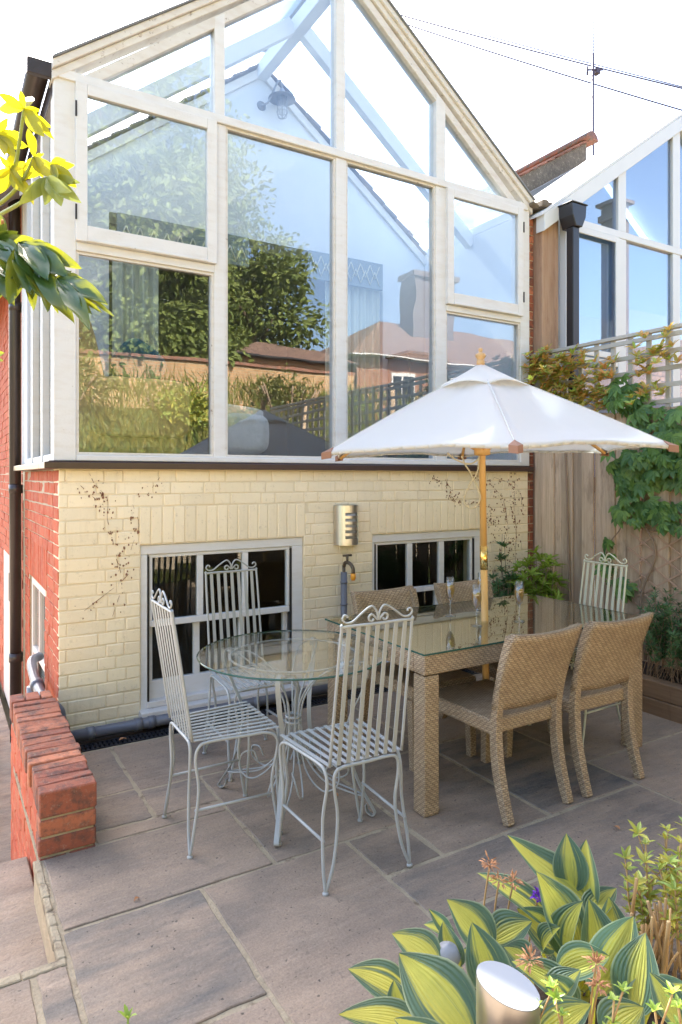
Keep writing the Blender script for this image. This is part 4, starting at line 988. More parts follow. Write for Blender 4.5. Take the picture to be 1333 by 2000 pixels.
# ---------------------------------------------------------------- round glass table
rt = thing('round_glass_table', 'round clear glass garden table on a scrolled iron base', 'table', (.845, -1.375, 0))
tg_ = MB().lathe([(.448, .712), (.452, .716), (.448, .720)], 72); tg_.sm = [False] * len(tg_.f); tg_.build('tabletop', 'round_glass', rt)
rim = MB(); k_ = 72
rim.lathe([(.4485, .7115), (.4535, .716), (.4485, .7205)], 72)
rim.f = rim.f[:-2]; rim.uv = rim.uv[:-2]; rim.sm = rim.sm[:-2]
rim.build('glass_rim', 'gedge', rt)
for i, ang in enumerate((233, 308, 128, 46)):
    a = R(ang); e = Vector((math.cos(a), math.sin(a), 0)); sd_ = Vector((-math.sin(a), math.cos(a), 0))
    f = lambda r_, z: e * r_ + Vector((0, 0, z))
    P = [f(.325, .668), (f(.335, .690)), f(.350, .702), f(.372, .690), f(.372, .640), f(.335, .540), f(.285, .44), f(.275, .33), f(.30, .22), f(.345, .12), f(.395, .045), f(.41, .018), f(.395, .008), f(.372, .022), f(.365, .05)]
    MB().strap(crom(P, 5), .024, .005, sd_.cross(Vector((0, 0, 1)))).build('leg', 'iron', rt) if 0 else MB().sweep(crom(P, 5), lambda i: [(-.0025, -.011), (.0025, -.011), (.0025, .011), (-.0025, .011)], False, sd_).build('leg', 'iron', rt)
    for s_ in (-1, 1):
        g = lambda r_, z, o_: e * r_ + sd_ * o_ * s_ + Vector((0, 0, z))
        MB().tube(crom([g(.03, .40, .012), g(.05, .50, .02), g(.12, .60, .04), g(.24, .675, .045), g(.35, .695, .02)], 6), .0045, 6).tube(
            crom([g(.03, .42, .012), g(.045, .30, .02), g(.09, .18, .05), g(.18, .115, .075), g(.25, .145, .07), g(.25, .21, .05), g(.20, .225, .03), g(.175, .18, .03)], 6), .0042, 6).tube(
            crom([g(.03, .38, .01), g(.06, .25, .015), g(.16, .14, .02), g(.30, .10, .015), g(.36, .09, .005)], 6), .0042, 6).build('scroll', 'iron', rt)
MB().tube([(.034 * math.cos(i * math.pi / 8), .034 * math.sin(i * math.pi / 8), .41) for i in range(17)], .006, 6).tube([(.034 * math.cos(i * math.pi / 8), .034 * math.sin(i * math.pi / 8), .385) for i in range(17)], .006, 6).build('collar', 'iron', rt)
MB().tube([(.30 * math.cos(i * math.pi / 24), .30 * math.sin(i * math.pi / 24), .7035) for i in range(49)], .0055, 6).build('top_ring', 'iron', rt)

# ---------------------------------------------------------------- woven table and chairs
TX0, TX1, TY0, TY1 = 1.275, 2.875, -1.832, -.925
wt = thing('woven_dining_table', 'brown woven rattan dining table with a glass top and an umbrella through it', 'table', ((TX0 + TX1) / 2, (TY0 + TY1) / 2, 0))
hx, hy = (TX1 - TX0) / 2, (TY1 - TY0) / 2
ap = MB()
for x0, x1, y0, y1 in ((-hx + .006, hx - .006, -hy + .006, -hy + .09), (-hx + .006, hx - .006, hy - .09, hy - .006), (-hx + .006, -hx + .09, -hy + .0905, hy - .0905), (hx - .09, hx - .006, -hy + .0905, hy - .0905)): ap.box(x0, x1, y0, y1, .645, .738)
ap.build('apron', 'wicker', wt, bevel=.008, seg=2)
MB().box(-hx + .0905, hx - .0905, -hy + .0905, hy - .0905, .69, .734).build('tabletop', 'wicker', wt)
MB().box(-hx, hx, -hy, hy, .740, .7475).build('glass_top', 'table_glass', wt)
ge = MB(); t_ = .0015
ge.box(-hx - t_, hx + t_, -hy - t_, -hy - .0003, .7395, .748).box(-hx - t_, hx + t_, hy + .0003, hy + t_, .7395, .748).box(-hx - t_, -hx - .0003, -hy, hy, .7395, .748).box(hx + .0003, hx + t_, -hy, hy, .7395, .748)
ge.build('glass_rim', 'gedge', wt)
for a in (-1, 1):
    for b in (-1, 1):
        x, y = a * (hx - .052), b * (hy - .052)
        MB().box(x - .043, x + .043, y - .043, y + .043, .0, .641).build('leg', 'wicker', wt, bevel=.007, seg=2)
def rattan_chair(label):
    t = thing('rattan_chair', label, 'chair', group='woven rattan chairs')
    MB().box(-.222, .222, -.215, .27, .375, .448).build('seat', 'wicker', t, bevel=.016, seg=3)
    for s_ in (-1, 1):
        P = crom([(s_ * .195, .24, .374), (s_ * .195, .245, .20), (s_ * .195, .25, .002)], 5)
        MB().sweep(P, lambda i, n=len(P): [(q * (.026 - .006 * i / n), w * (.026 - .006 * i / n)) for q, w in ((-1, -1), (1, -1), (1, 1), (-1, 1))], False, (0, 1, 0)).build('leg', 'wicker', t, bevel=.005, seg=2)
        P = crom([(s_ * .197, -.300, .002), (s_ * .197, -.262, .12), (s_ * .198, -.232, .25), (s_ * .199, -.222, .40), (s_ * .200, -.235, .52), (s_ * .205, -.275, .70), (s_ * .208, -.325, .845)], 5)
        MB().sweep(P, lambda i, n=len(P): [(q * .021, w * (.018 + .006 * math.sin(min(1, i / n * 1.6) * math.pi))) for q, w in ((-1, -1), (1, -1), (1, 1), (-1, 1))], False, (0, 1, 0)).build('rear_leg', 'wicker', t, bevel=.005, seg=2)
    mb = MB(); nx, nz_ = 14, 10; V = []; UV = {}
    for side_ in (0, 1):
        for j in range(nz_ + 1):
            for i in range(nx + 1):
                a = -1 + 2 * i / nx; f = j / nz_
                z0 = .50 - .012 * (1 - a * a); z1 = .862 - .014 * (1 - abs(a) ** 2.2)
                z = z0 + (z1 - z0) * f; y = -.228 - .115 * max(0, (z - .49) / .36) ** 1.35 - .022 * (1 - a * a) * (.3 + .7 * f)
                w = .222 + .006 * f - (.006 * a * a if j == nz_ else 0)
                V.append((a * w, y + (.016 if side_ else -.016), z))
    m = (nx + 1) * (nz_ + 1); F = []
    for j in range(nz_):
        for i in range(nx):
            q = j * (nx + 1) + i; F.append((q, q + 1, q + nx + 2, q + nx + 1)); F.append((m + q + nx + 1, m + q + nx + 2, m + q + 1, m + q))
    for i in range(nx):
        q = nz_ * (nx + 1) + i; F.append((q, q + 1, m + q + 1, m + q)); F.append((m + i, m + i + 1, i + 1, i))
    for j in range(nz_):
        q = j * (nx + 1); F.append((q + nx + 1, m + q + nx + 1, m + q, q)); q += nx; F.append((q, m + q, m + q + nx + 1, q + nx + 1))
    mb.add(V, F, True).build('backrest', 'wicker', t)
    return t
wc = rattan_chair('front rattan chair nearest the viewer, its tall woven back beside the round table side')
wcs = [wc] + [copy_tree(wc) for _ in range(3)]
place(wcs[0], (1.757, -1.765, 0), R(1), 'front left rattan chair with its back to the viewer, in front of the umbrella pole')
place(wcs[1], (2.292, -1.770, 0), R(-1), 'front right rattan chair, nearest the raised bed')
place(wcs[2], (1.745, -1.155, 0), R(179), 'rear left rattan chair, its back below the wall light and tap')
place(wcs[3], (2.385, -1.160, 0), R(181), 'rear right rattan chair, half hidden behind the umbrella pole')

def flute(x, y, lab, fill=.62):
    t = thing('champagne_flute', lab, 'wine glass', (x, y, .7482), 0, 'champagne flutes on the woven table')
    MB().lathe([(.001, .0), (.032, .001), (.032, .003), (.008, .006), (.0038, .012), (.0036, .078), (.008, .088), (.0185, .110), (.0255, .140), (.0262, .165), (.0222, .222), (.0212, .222), (.0250, .165), (.0243, .140), (.0172, .112), (.004, .092), (.001, .092)], 24).build('glass', 'wineglass', t)
    MB().lathe([(.001, .0935), (.0035, .0935), (.0165, .1125), (.0236, .140), (.0244, .163), (.0238, .176), (.001, .176)], 24).build('wine', 'wine', t)
flute(1.935, -1.231, 'champagne flute on the left, standing clear of the pole')
flute(1.885, -1.508, 'champagne flute nearest the viewer, just left of the pole')
flute(2.215, -1.190, 'champagne flute half hidden directly behind the pole')
flute(2.166, -1.545, 'champagne flute standing alone to the right of the pole')

# ---------------------------------------------------------------- parasol
pu = thing('garden_parasol', 'white canvas parasol on a varnished wooden pole through the woven table', 'parasol', (2.032, -1.432, 0))
pu.rotation_euler = (0, R(-1.25), 0)
PR = .97; angs = [R(206.5 + 60 * i - 31) for i in range(6)]       # headings in world
ztop, zc = 2.165, 1.69
MB().tube([(0, 0, .03), (0, 0, 1.04)], .0195, 18).tube([(0, 0, 1.16), (0, 0, 2.15)], .0185, 18).build('pole', 'polewood', pu)
MB().tube([(0, 0, 1.035), (0, 0, 1.165)], .0215, 20).build('brass_sleeve', 'brass', pu)
MB().lathe([(.001, 2.272), (.011, 2.268), (.013, 2.258), (.009, 2.250), (.013, 2.244), (.028, 2.236), (.030, 2.226), (.022, 2.212), (.018, 2.205), (.024, 2.198), (.022, 2.16)], 20).build('finial', 'finial', pu)
def gore_pt(a0, a1, s_, f):
    """s_ across 0..1, f down 0..1"""
    e0, e1 = Vector((math.cos(a0), math.sin(a0), 0)), Vector((math.cos(a1), math.sin(a1), 0))
    p = (e0 * (1 - s_) + e1 * s_) * PR * f
    w = 4 * s_ * (1 - s_)
    z = ztop - (ztop - zc) * f + .008 * math.sin(math.pi * f) * (1 - w) 
    z -= .022 * w * math.sin(math.pi * min(1, f)) * 1.2
    z += .020 * w * max(0, f - .8) / .2
    p *= (1 - .035 * w * f)
    return Vector((p.x, p.y, z))
NS, NF = 14, 22; V = []; F = []; rc = random.Random(6)
idx = {}
for g in range(6):
    for j in range(NF + 1):
        f = .1 + .9 * j / NF
        for i in range(NS):
            s_ = i / NS; p = gore_pt(angs[g], angs[(g + 1) % 6], s_, f)
            wr = (.0045 * math.sin(f * 9 + g * 2.1 + s_ * 7) + .0022 * math.sin(f * 5 + s_ * 23 + g * 1.7)) * 4 * s_ * (1 - s_)
            idx[(g * NS + i, j)] = len(V); V.append((p.x, p.y, p.z + wr))
T_ = 6 * NS
for g in range(T_):
    for j in range(NF): F.append((idx[(g, j)], idx[(g, j + 1)], idx[((g + 1) % T_, j + 1)], idx[((g + 1) % T_, j)]))
MB().add(V, F, True).build('canopy', 'canvas', pu, solid=.003)
seam = MB()
for g in range(6):
    seam.tube([Vector(V[idx[(g * NS, j)]]) + Vector((0, 0, .0025)) for j in range(NF + 1)], .0022, 6)
seam.build('seam', mat('stitched_seam', (.66, .64, .58), .9), pu)
hem = MB()
for g in range(T_):
    a, b = Vector(V[idx[(g, NF)]]), Vector(V[idx[((g + 1) % T_, NF)]])
    hem.add([a, b, b + Vector((0, 0, -.013)) - b.xy.to_3d() * .010, a + Vector((0, 0, -.013)) - a.xy.to_3d() * .010], [(0, 1, 2, 3)], True)
hem.build('hem', 'canvas', pu, solid=.003)
# vent cap: six pointed flaps lifted off the canopy
V = []; F = []; NJ = 8; idc = {}
for g in range(6):
    for j in range(NJ + 1):
        f = .04 + .96 * j / NJ
        for i in range(8):
            s_ = i / 8; w = 4 * s_ * (1 - s_)
            e0, e1 = Vector((math.cos(angs[g]), math.sin(angs[g]), 0)), Vector((math.cos(angs[(g + 1) % 6]), math.sin(angs[(g + 1) % 6]), 0))
            p = (e0 * (1 - s_) + e1 * s_) * .27 * f * (1 - .05 * w * f)
            z = 2.186 - .148 * f + .030 * w * f * f
            idc[(g * 8 + i, j)] = len(V); V.append((p.x, p.y, z))
for g in range(48):
    for j in range(NJ): F.append((idc[(g, j)], idc[(g, j + 1)], idc[((g + 1) % 48, j + 1)], idc[((g + 1) % 48, j)]))
MB().add(V, F, True).build('vent_cap', 'canvas', pu, solid=.003)
for g, a in enumerate(angs):
    e = Vector((math.cos(a), math.sin(a), 0)); p0 = e * .05 + Vector((0, 0, ztop - .055)); p1 = e * (PR - .02) + Vector((0, 0, zc - .012))
    md_ = p0.lerp(p1, .5) + Vector((0, 0, .020))
    MB().sweep(crom([p0, md_, p1], 5), lambda i: [(-.008, -.007), (.008, -.007), (.008, .007), (-.008, .007)], False, (0, 0, 1)).build('rib', 'polewood', pu)
    q = p0.lerp(p1, .42) + Vector((0, 0, .0))
    MB().sweep([e * .03 + Vector((0, 0, 1.70)), q], lambda i: [(-.007, -.006), (.007, -.006), (.007, .006), (-.007, .006)], False, (0, 0, 1)).build('strut', 'polewood', pu)
    # reinforced corner patch over the rib tip
    A = [gore_pt(angs[g], angs[(g + 1) % 6], s_, f) for s_, f in ((0, .95), (.035, 1.0), (0, 1.006))]
    B = gore_pt(angs[(g - 1) % 6], a, .965, 1.0)
    up_ = Vector((0, 0, .004)); dn = Vector((0, 0, -.028))
    P = [A[0] + up_, A[1] + up_, A[2] + up_ + e * .012, B + up_]
    mbp = MB().add(P + [A[1] + dn, A[2] + dn + e * .012, B + dn], [(0, 1, 2), (0, 2, 3), (1, 4, 5, 2), (2, 5, 6, 3)])
    mbp.build('corner_patch', 'pocket', pu, solid=.004)
MB().lathe([(.02, 1.67), (.045, 1.675), (.045, 1.715), (.02, 1.72)], 18).build('runner', 'polewood', pu)
MB().lathe([(.02, 2.07), (.05, 2.075), (.05, 2.125), (.02, 2.13)], 18).build('hub', 'polewood', pu)
ro = MB(); sdv = Vector((-math.cos(R(-31)), -math.sin(R(-31)), 0)); fwv = Vector((-math.sin(R(31)), -math.cos(R(31)), 0))
def rp(a, z, d=.03): return sdv * a + fwv * d + Vector((0, 0, z))
ro.tube(crom([rp(.20, 1.69), rp(.16, 1.655), rp(.08, 1.625), rp(.03, 1.65), rp(.025, 1.67)], 6), .0045, 6)
ro.tube(crom([rp(.025, 1.665), rp(.035, 1.58), rp(.085, 1.50), rp(.112, 1.43), rp(.09, 1.385), rp(.05, 1.385), rp(.022, 1.43), rp(.03, 1.48), rp(.075, 1.58), rp(.10, 1.62), rp(.12, 1.67)], 6), .0045, 6)
ro.build('pull_cord', 'rope', pu)

# ---------------------------------------------------------------- plants
def whorl(mb, p, up, n, L, W, spread=.8, r=rnd, curl=.25):
    up = Vector(up).normalized(); a = up.orthogonal().normalized(); b = up.cross(a); o = r.uniform(0, 6)
    for i in range(n):
        t = o + 6.283 * i / n + r.uniform(-.25, .25); s_ = spread * r.uniform(.6, 1.15)
        d = (a * math.cos(t) + b * math.sin(t)) * s_ + up * (1.15 - s_ * .6)
        k_ = r.uniform(.75, 1.2); dupe_leaf(mb, Vector(p), d, up, L * k_, W * k_, .12, curl)
def shrub(name, lab, cat, loc, box, nstem, m, L, W, nl, per, seed, group=None, spread=.8, stemr=.004, lean=(0, 0)):
    """stems rising from a patch, each carrying whorls of leaves"""
    r = random.Random(seed); t = thing(name, lab, cat, loc, 0, group); lf = MB(); sm_ = MB()
    for _ in range(nstem):
        bx, by = r.uniform(-.3, .3) * box[0], r.uniform(-.3, .3) * box[1]
        th = r.uniform(0, 6.28); q = r.random() ** .5; tip = Vector((math.cos(th) * q * box[0] / 2 + lean[0], math.sin(th) * q * box[1] / 2 + lean[1], box[2] * (1 - .45 * q * q) * r.uniform(.75, 1.0)))
        b_ = Vector((bx, by, 0)); md_ = b_.lerp(tip, .5) + Vector((0, 0, .08 * box[2]))
        P = bez([b_, md_, tip], 8); sm_.tube(P, stemr, 5, stemr * .5)
        for k_ in range(per):
            i = min(8, int(8 * (.30 + .7 * (k_ + 1) / per))); d = (P[i] - P[i - 1]).normalized()
            whorl(lf, P[i] + rv(r) * .006, (d + rv(r) * .35), nl, L, W, spread, r)
    lf.build('foliage', m, t); sm_.build('stems', 'stem', t); return t
shrub('whorled_shrub', 'bright lime green whorled shrub in the corner between the cream wall and the fence', 'shrub', (3.66, -.30, .12), (.50, .50, .86), 44, 'leaf_lime', .085, .026, 8, 4, 41, spread=1.0)
shrub('dark_fern_plant', 'darker green ferny plant against the foot of the cream wall', 'shrub', (3.45, -.13, .10), (.3, .2, 1.0), 18, 'leaf_fine', .06, .018, 6, 6, 42)
for i, (x, y, w, h, lab) in enumerate(((3.62, -1.52, .55, .66, 'fine leaved green bush spilling over the sleepers beside the last rattan chair'), (3.66, -2.0, .6, .72, 'fine leaved green bush at the right edge, under the diamond trellis'))):
    shrub('fine_leaved_bush', lab, 'shrub', (x, y, .17), (w, .62, h), 75, 'leaf_fine', .042, .010, 6, 8, 50 + i, 'fine leaved bushes in the raised bed', .9, .0025)

def palm(mb, p, nrm, dr, L, r=rnd, n=5):
    nrm = Vector(nrm).normalized(); dr = Vector(dr); dr = (dr - nrm * dr.dot(nrm)).normalized(); sd_ = nrm.cross(dr)
    for i in range(n):
        a = (i - (n - 1) / 2) * .62; k_ = 1 - .28 * abs(i - (n - 1) / 2) / ((n - 1) / 2)
        dupe_leaf(mb, p, dr * math.cos(a) + sd_ * math.sin(a) - nrm * .15, nrm, L * k_, L * .42 * k_, .06, .18)
def climber(name, lab, patches, m, stems, L, seed, pal=True, cat='climber'):
    r = random.Random(seed); t = thing(name, lab, cat, (FX - .03, stems[0][0][1], .18)); mb = MB(); o = Vector(t.location)
    for cy_, cz, ry, rz_, n in patches:
        for _ in range(n):
            a = r.uniform(0, 6.28); q = r.random() ** .55
            p = Vector((FX - .035 - abs(r.gauss(.02, .07)), cy_ + ry * q * math.cos(a), cz + rz_ * q * math.sin(a))) - o
            nr = Vector((-1, r.uniform(-.5, .4), r.uniform(.1, .9))); dr = Vector((r.uniform(-.3, .3), r.uniform(-.8, .8), -1))
            if pal: palm(mb, p, nr, dr, L * r.uniform(.4, 1.15), r)
            else: whorl(mb, p, (-.4 + r.uniform(-.4, .2), r.uniform(-.5, .5), 1), 7, L * r.uniform(.7, 1.2), L * .34, .9, r)
    mb.build('foliage', m, t); sb_ = MB()
    for P in stems: sb_.tube([Vector(q) - o for q in crom(P, 6)], .011 if P is stems[0] else .006, 7, .004)
    sb_.build('stems', 'stem', t); return t
X_ = FX - .05
climber('virginia_creeper', 'dark green creeper with hanging lobed leaves covering the right of the fence', [(-1.42, 1.70, .40, .20, 150), (-1.06, 1.62, .22, .16, 55), (-1.25, 1.98, .26, .12, 32), (-.98, 2.20, .16, .13, 42), (-1.12, 1.32, .24, .10, 34), (-1.5, 1.28, .3, .10, 30), (-1.9, 1.7, .5, .5, 150), (-.85, .98, .07, .12, 7), (-.95, .78, .12, .1, 10)], 'leaf_creeper',
    [[(X_, -1.14, .2), (X_, -1.10, .65), (X_, -1.22, 1.0), (X_, -1.10, 1.3), (X_, -1.25, 1.7), (X_, -1.0, 2.2)], [(X_, -.78, .4), (X_, -.80, .95), (X_, -.92, 1.15), (X_, -1.0, 1.3)], [(X_, -1.15, 1.15), (X_, -1.4, 1.2), (X_, -1.6, 1.35)]], .115, 61)
climber('bronze_tipped_shrub', 'shrub with yellow green leaves and bronze red tips growing through the trellis', [(-.22, 2.40, .26, .24, 85), (-.50, 2.34, .24, .22, 75), (-.12, 2.48, .12, .12, 14), (-.70, 2.15, .22, .12, 30), (-.85, 2.35, .1, .12, 12), (-1.15, 2.42, .14, .16, 14), (-1.32, 2.45, .1, .16, 10), (-1.18, 2.15, .1, .1, 8)], 'leaf_bronze',
    [[(X_, -.45, .2), (X_ + .0, -.42, 1.2), (X_, -.38, 2.0), (X_, -.30, 2.5)], [(X_, -.4, 1.9), (X_, -.6, 2.2), (X_, -1.0, 2.3), (X_, -1.3, 2.45)]], .075, 62, False, 'shrub')

def blade(mb, b, t_, W, nrm=None, arch=.15, cup=.18, wav=0., nl=12, nw=8, prof=.75, ph=0, tipw=1.):
    b, t_ = Vector(b), Vector(t_); d = t_ - b; L = d.length
    if nrm is None: nrm = (CAMP - b).normalized() * .6 + Vector((0, 0, .8))
    nrm = Vector(nrm); sd_ = d.cross(nrm).normalized(); u = sd_.cross(d).normalized()
    mid = b.lerp(t_, .5) + u * L * arch; V = []; UVg = []
    S_ = bez([b, mid, t_], nl)
    for i, p in enumerate(S_):
        f = i / nl; w = W / 2 * (math.sin(math.pi * f ** prof) ** .85 if 0 < f < 1 else 0) * (1 if f < .6 else 1 - (f - .6) * .25) + .0004
        tg = (S_[min(i + 1, nl)] - S_[max(0, i - 1)]).normalized(); s2 = tg.cross(u).normalized() if tg.cross(u).length > 1e-4 else sd_; n2 = s2.cross(tg)
        for j in range(nw + 1):
            a = -1 + 2 * j / nw
            V.append(p + s2 * a * w + n2 * (cup * abs(a) ** 1.5 * w * 1.6 + wav * W * math.sin(f * 11 + ph + a * 2) * abs(a))); UVg.append((a, f))
    F = []; U = []
    for i in range(nl):
        for j in range(nw):
            q = (i * (nw + 1) + j, i * (nw + 1) + j + 1, (i + 1) * (nw + 1) + j + 1, (i + 1) * (nw + 1) + j); F.append(q); U.append([UVg[k_] for k_ in q])
    mb.add(V, F, True, U)

# raised bed below the viewpoint with hostas, a garden light and other plants
pl = [at(u, 932, Y).xy for u, Y in ((735, 1.02), (790, 1.45), (960, 1.66), (1200, 1.78), (1700, 1.9), (2300, 1.6), (2300, .55), (735, .55))]
fb_ = thing('front_bed', 'raised bed of dark soil below the hostas at the bottom right', 'raised bed', (0, 0, 0))
MB().prism([(p.x, p.y) for p in pl][::-1], .0, .36, 'z').build('edging', 'mortar', fb_, bevel=.01)
c0 = sum((p for p in pl), Vector((0, 0))) / len(pl)
MB().prism([((p.x - c0.x) * .95 + c0.x, (p.y - c0.y) * .95 + c0.y) for p in pl][::-1], .361, .385, 'z').build('soil', 'soil', fb_)
def hosta(lab, base, leaves, fill, seed):
    r = random.Random(seed); o = at(*base); o.z = .38; t = thing('hosta', lab, 'hosta', o, 0, 'variegated hostas'); mb = MB()
    for bu, bv, Yb, tu, tv, Yt, w, roll, arch, cup in leaves:
        b, tt = at(bu, bv, Yb), at(tu, tv, Yt); nr = (CAMP - b).normalized() * .75 + Vector((0, 0, .5))
        nr = Matrix.Rotation(R(roll), 3, (tt - b).normalized()) @ nr
        W = w / 1318 * (Yb + Yt) / 2 * 1.08
        blade(mb, b - o, tt - o, W, nr, arch, cup, .012, ph=r.uniform(0, 6))
        q = Vector((o.x * .5 + b.x * .5, o.y * .5 + b.y * .5, .39)) - o
        sm = bez([q, (q + b - o) / 2 + Vector((0, 0, .03)), b - o], 6); mb.tube(sm, .004, 5)
    for _ in range(fill[0]):
        a = r.uniform(0, 6.28); q = r.uniform(.25, 1) * fill[1]; h = r.uniform(.06, fill[2])
        b = Vector((math.cos(a) * q * .35, math.sin(a) * q * .35, h * .5)); tt = Vector((math.cos(a) * q, math.sin(a) * q, h))
        blade(mb, b, tt, r.uniform(.055, .085), (0, 0, 1), .2, .15, .02, ph=r.uniform(0, 6)); mb.tube([Vector((0, 0, 0)), b], .004, 5)
    mb.build('foliage', 'hosta', t)
hosta('large hosta at the back of the clump with tall upright cream and green leaves', (1120, 1850, 1.50), [
    (1175, 1790, 1.52, 992, 1632, 1.60, 92, 25, -.10, .25), (1120, 1745, 1.56, 1107, 1628, 1.62, 62, 0, .10, .2), (1158, 1775, 1.54, 1146, 1640, 1.60, 58, -35, .12, .25),
    (1130, 1860, 1.46, 1048, 1702, 1.50, 92, 20, -.06, .3), (1085, 1815, 1.50, 932, 1705, 1.56, 72, 30, .10, .2), (1090, 1850, 1.48, 1010, 1775, 1.50, 70, 0, .2, .2),
    (1165, 1890, 1.42, 1150, 1755, 1.46, 78, 20, .10, .5), (1110, 1880, 1.42, 1140, 1760, 1.46, 70, -40, .14, .5), (1200, 1860, 1.46, 1190, 1752, 1.5, 60, 10, .05, .3), (1150, 1800, 1.5, 1205, 1735, 1.55, 55, -20, .1, .3), (1060, 1860, 1.45, 1095, 1812, 1.42, 52, -30, .15, .3)], (16, .17, .20), 71)
hosta('left hosta of the clump, broad gold centred leaves beside the steel garden light', (880, 1930, 1.28), [
    (925, 2040, 1.10, 780, 1862, 1.22, 120, 0, .12, .22), (975, 1945, 1.30, 922, 1802, 1.36, 78, -10, .12, .25), (960, 1860, 1.38, 873, 1757, 1.42, 78, 10, .14, .22), (860, 1895, 1.30, 766, 1824, 1.34, 74, 15, .15, .2),
    (800, 1950, 1.26, 680, 1893, 1.28, 72, 10, .2, .1), (835, 2010, 1.18, 662, 1982, 1.20, 64, 5, .18, .1), (880, 1830, 1.42, 838, 1776, 1.44, 26, 0, .1, .3), (890, 1830, 1.42, 828, 1806, 1.43, 34, 20, .1, .2),
    (900, 1890, 1.34, 866, 1800, 1.38, 50, -30, .1, .4), (790, 1990, 1.22, 770, 1915, 1.26, 46, -20, .1, .3), (960, 1840, 1.40, 1040, 1800, 1.40, 66, 0, .15, .3), (900, 2080, 1.06, 770, 1990, 1.10, 62, 0, .1, .2), (980, 1900, 1.34, 905, 1855, 1.38, 60, 0, .2, .2)], (18, .15, .16), 72)
hosta('hosta at the front right of the clump, lowest in the picture', (1150, 1990, 1.22), [
    (1160, 1950, 1.28, 1238, 1790, 1.36, 84, 10, .10, .35), (1240, 1985, 1.24, 1262, 1822, 1.30, 86, -15, .10, .25), (1130, 1965, 1.22, 1000, 1878, 1.26, 66, 15, .16, .25), (1090, 1900, 1.30, 1192, 1868, 1.30, 62, 0, .15, .35),
    (1120, 1990, 1.18, 1062, 1905, 1.20, 66, 30, .12, .4), (1050, 2030, 1.08, 1155, 1962, 1.10, 70, 0, .12, .3), (1080, 1960, 1.2, 1135, 1895, 1.22, 60, -20, .1, .3), (1180, 2030, 1.10, 1258, 1968, 1.12, 80, 0, .12, .25), (1270, 1970, 1.24, 1345, 1925, 1.26, 66, 10, .1, .3),
    (1330, 2010, 1.16, 1270, 1900, 1.22, 60, 10, .1, .3), (1030, 1890, 1.32, 985, 1850, 1.34, 60, 10, .2, .3), (1060, 2010, 1.12, 960, 1990, 1.12, 60, 0, .1, .2)], (20, .17, .17), 73)

sl = at(993, 1925, 1.04); slt = thing('garden_light', 'brushed steel garden stake light with a slanted opal top among the hostas', 'garden light', (sl.x, sl.y, .385))
vd = (CAMP - sl); ax_ = math.atan2(vd.y, vd.x); Lr = .0485; zt0 = sl.z - .385
def slant(r_, a): return zt0 + .0 - r_ * math.cos(a + R(31)) * .30
V = []; F = []; K_ = 40
for (r_, zz) in ((Lr, None), (Lr, .142), (Lr - .005, .141), (Lr - .005, .136), (Lr + .001, .135), (Lr + .001, .12), (Lr - .014, .118), (Lr - .014, 0)):
    for j in range(K_):
        a = 2 * math.pi * j / K_; V.append((r_ * math.cos(a), r_ * math.sin(a), slant(r_, a) if zz is None else zz * zt0 / .17))
for i in range(7):
    for j in range(K_): F.append((i * K_ + j, (i + 1) * K_ + j, (i + 1) * K_ + (j + 1) % K_, i * K_ + (j + 1) % K_))
MB().add(V, F, True).build('body', 'steel_light', slt)
V = [(Lr * .985 * math.cos(2 * math.pi * j / K_), Lr * .985 * math.sin(2 * math.pi * j / K_), slant(Lr * .985, 2 * math.pi * j / K_) + .0008) for j in range(K_)]
V += [(x, y, z - .006) for x, y, z in V]
MB().add(V, [tuple(range(K_)), tuple(range(2 * K_ - 1, K_ - 1, -1))] + [(j, j + K_, (j + 1) % K_ + K_, (j + 1) % K_) for j in range(K_)]).build('top_panel', 'lamp_white', slt)
gs = at(875, 1868, 1.33); tag(MB().lathe([(.0, -.026), (.018, -.018), (.026, 0), (.018, .018), (0, .026)], 18, gs).tube([(gs.x, gs.y, gs.z - .02), (gs.x, gs.y, .38)], .004, 6).build('glass_ball_stake', 'lead'), 'small blue grey ball on a thin stake among the left hosta leaves', 'ornament')

def flowerhead(name, lab, cat, u, v, Y, m, seed, n=26, R0=.018, L=.013, W=.005, group=None):
    r = random.Random(seed); p = at(u, v, Y); o = Vector((p.x + r.uniform(-.02, .02), p.y + .03, .385)); t = thing(name, lab, cat, o, 0, group)
    st_ = MB().tube(bez([Vector((0, 0, 0)), (p - o) * .5 + Vector((0, .01, .02)), p - o], 8), .0022, 5); st_.build('stem', 'dry_stem', t); mb = MB()
    for _ in range(n):
        d = rv(r); d.z = abs(d.z) * .7 + d.z * .3; dupe_leaf(mb, (p - o) + d * R0 * r.uniform(.1, 1), d, Vector((0, 0, 1)) + rv(r) * .4, L * r.uniform(.6, 1.3), W, .1, .3)
    mb.build('flower', m, t)
DG = 'dried flower heads over the hostas'
for i, (u, v, Y, lab) in enumerate(((957, 1690, 1.50, 'highest dried brown flower head, left of the tall hosta leaves'), (975, 1722, 1.50, 'dried brown flower head just under the highest one'), (1003, 1725, 1.5, 'dried brown flower head right of its twin above the purple flower'), (1036, 1880, 1.24, 'dried brown flower head directly above the steel garden light'), (1165, 1885, 1.22, 'dried brown flower head right of the steel garden light'), (1170, 1925, 1.18, 'lowest dried brown flower head, over the front right hosta'))):
    flowerhead('dried_flower', lab, 'dried flower', u, v, Y, 'dried', 80 + i, 40, .016, .014, .004, DG)
flowerhead('purple_flower', 'small purple flower between the hostas below the dried flower heads', 'flower', 1052, 1754, 1.52, 'purple', 90, 26, .013, .010, .008, 'purple flowers')
flowerhead('purple_flower', 'smaller purple flower lower left, above the opening hosta leaves', 'flower', 972, 1794, 1.5, 'purple', 91, 14, .010, .009, .007, 'purple flowers')

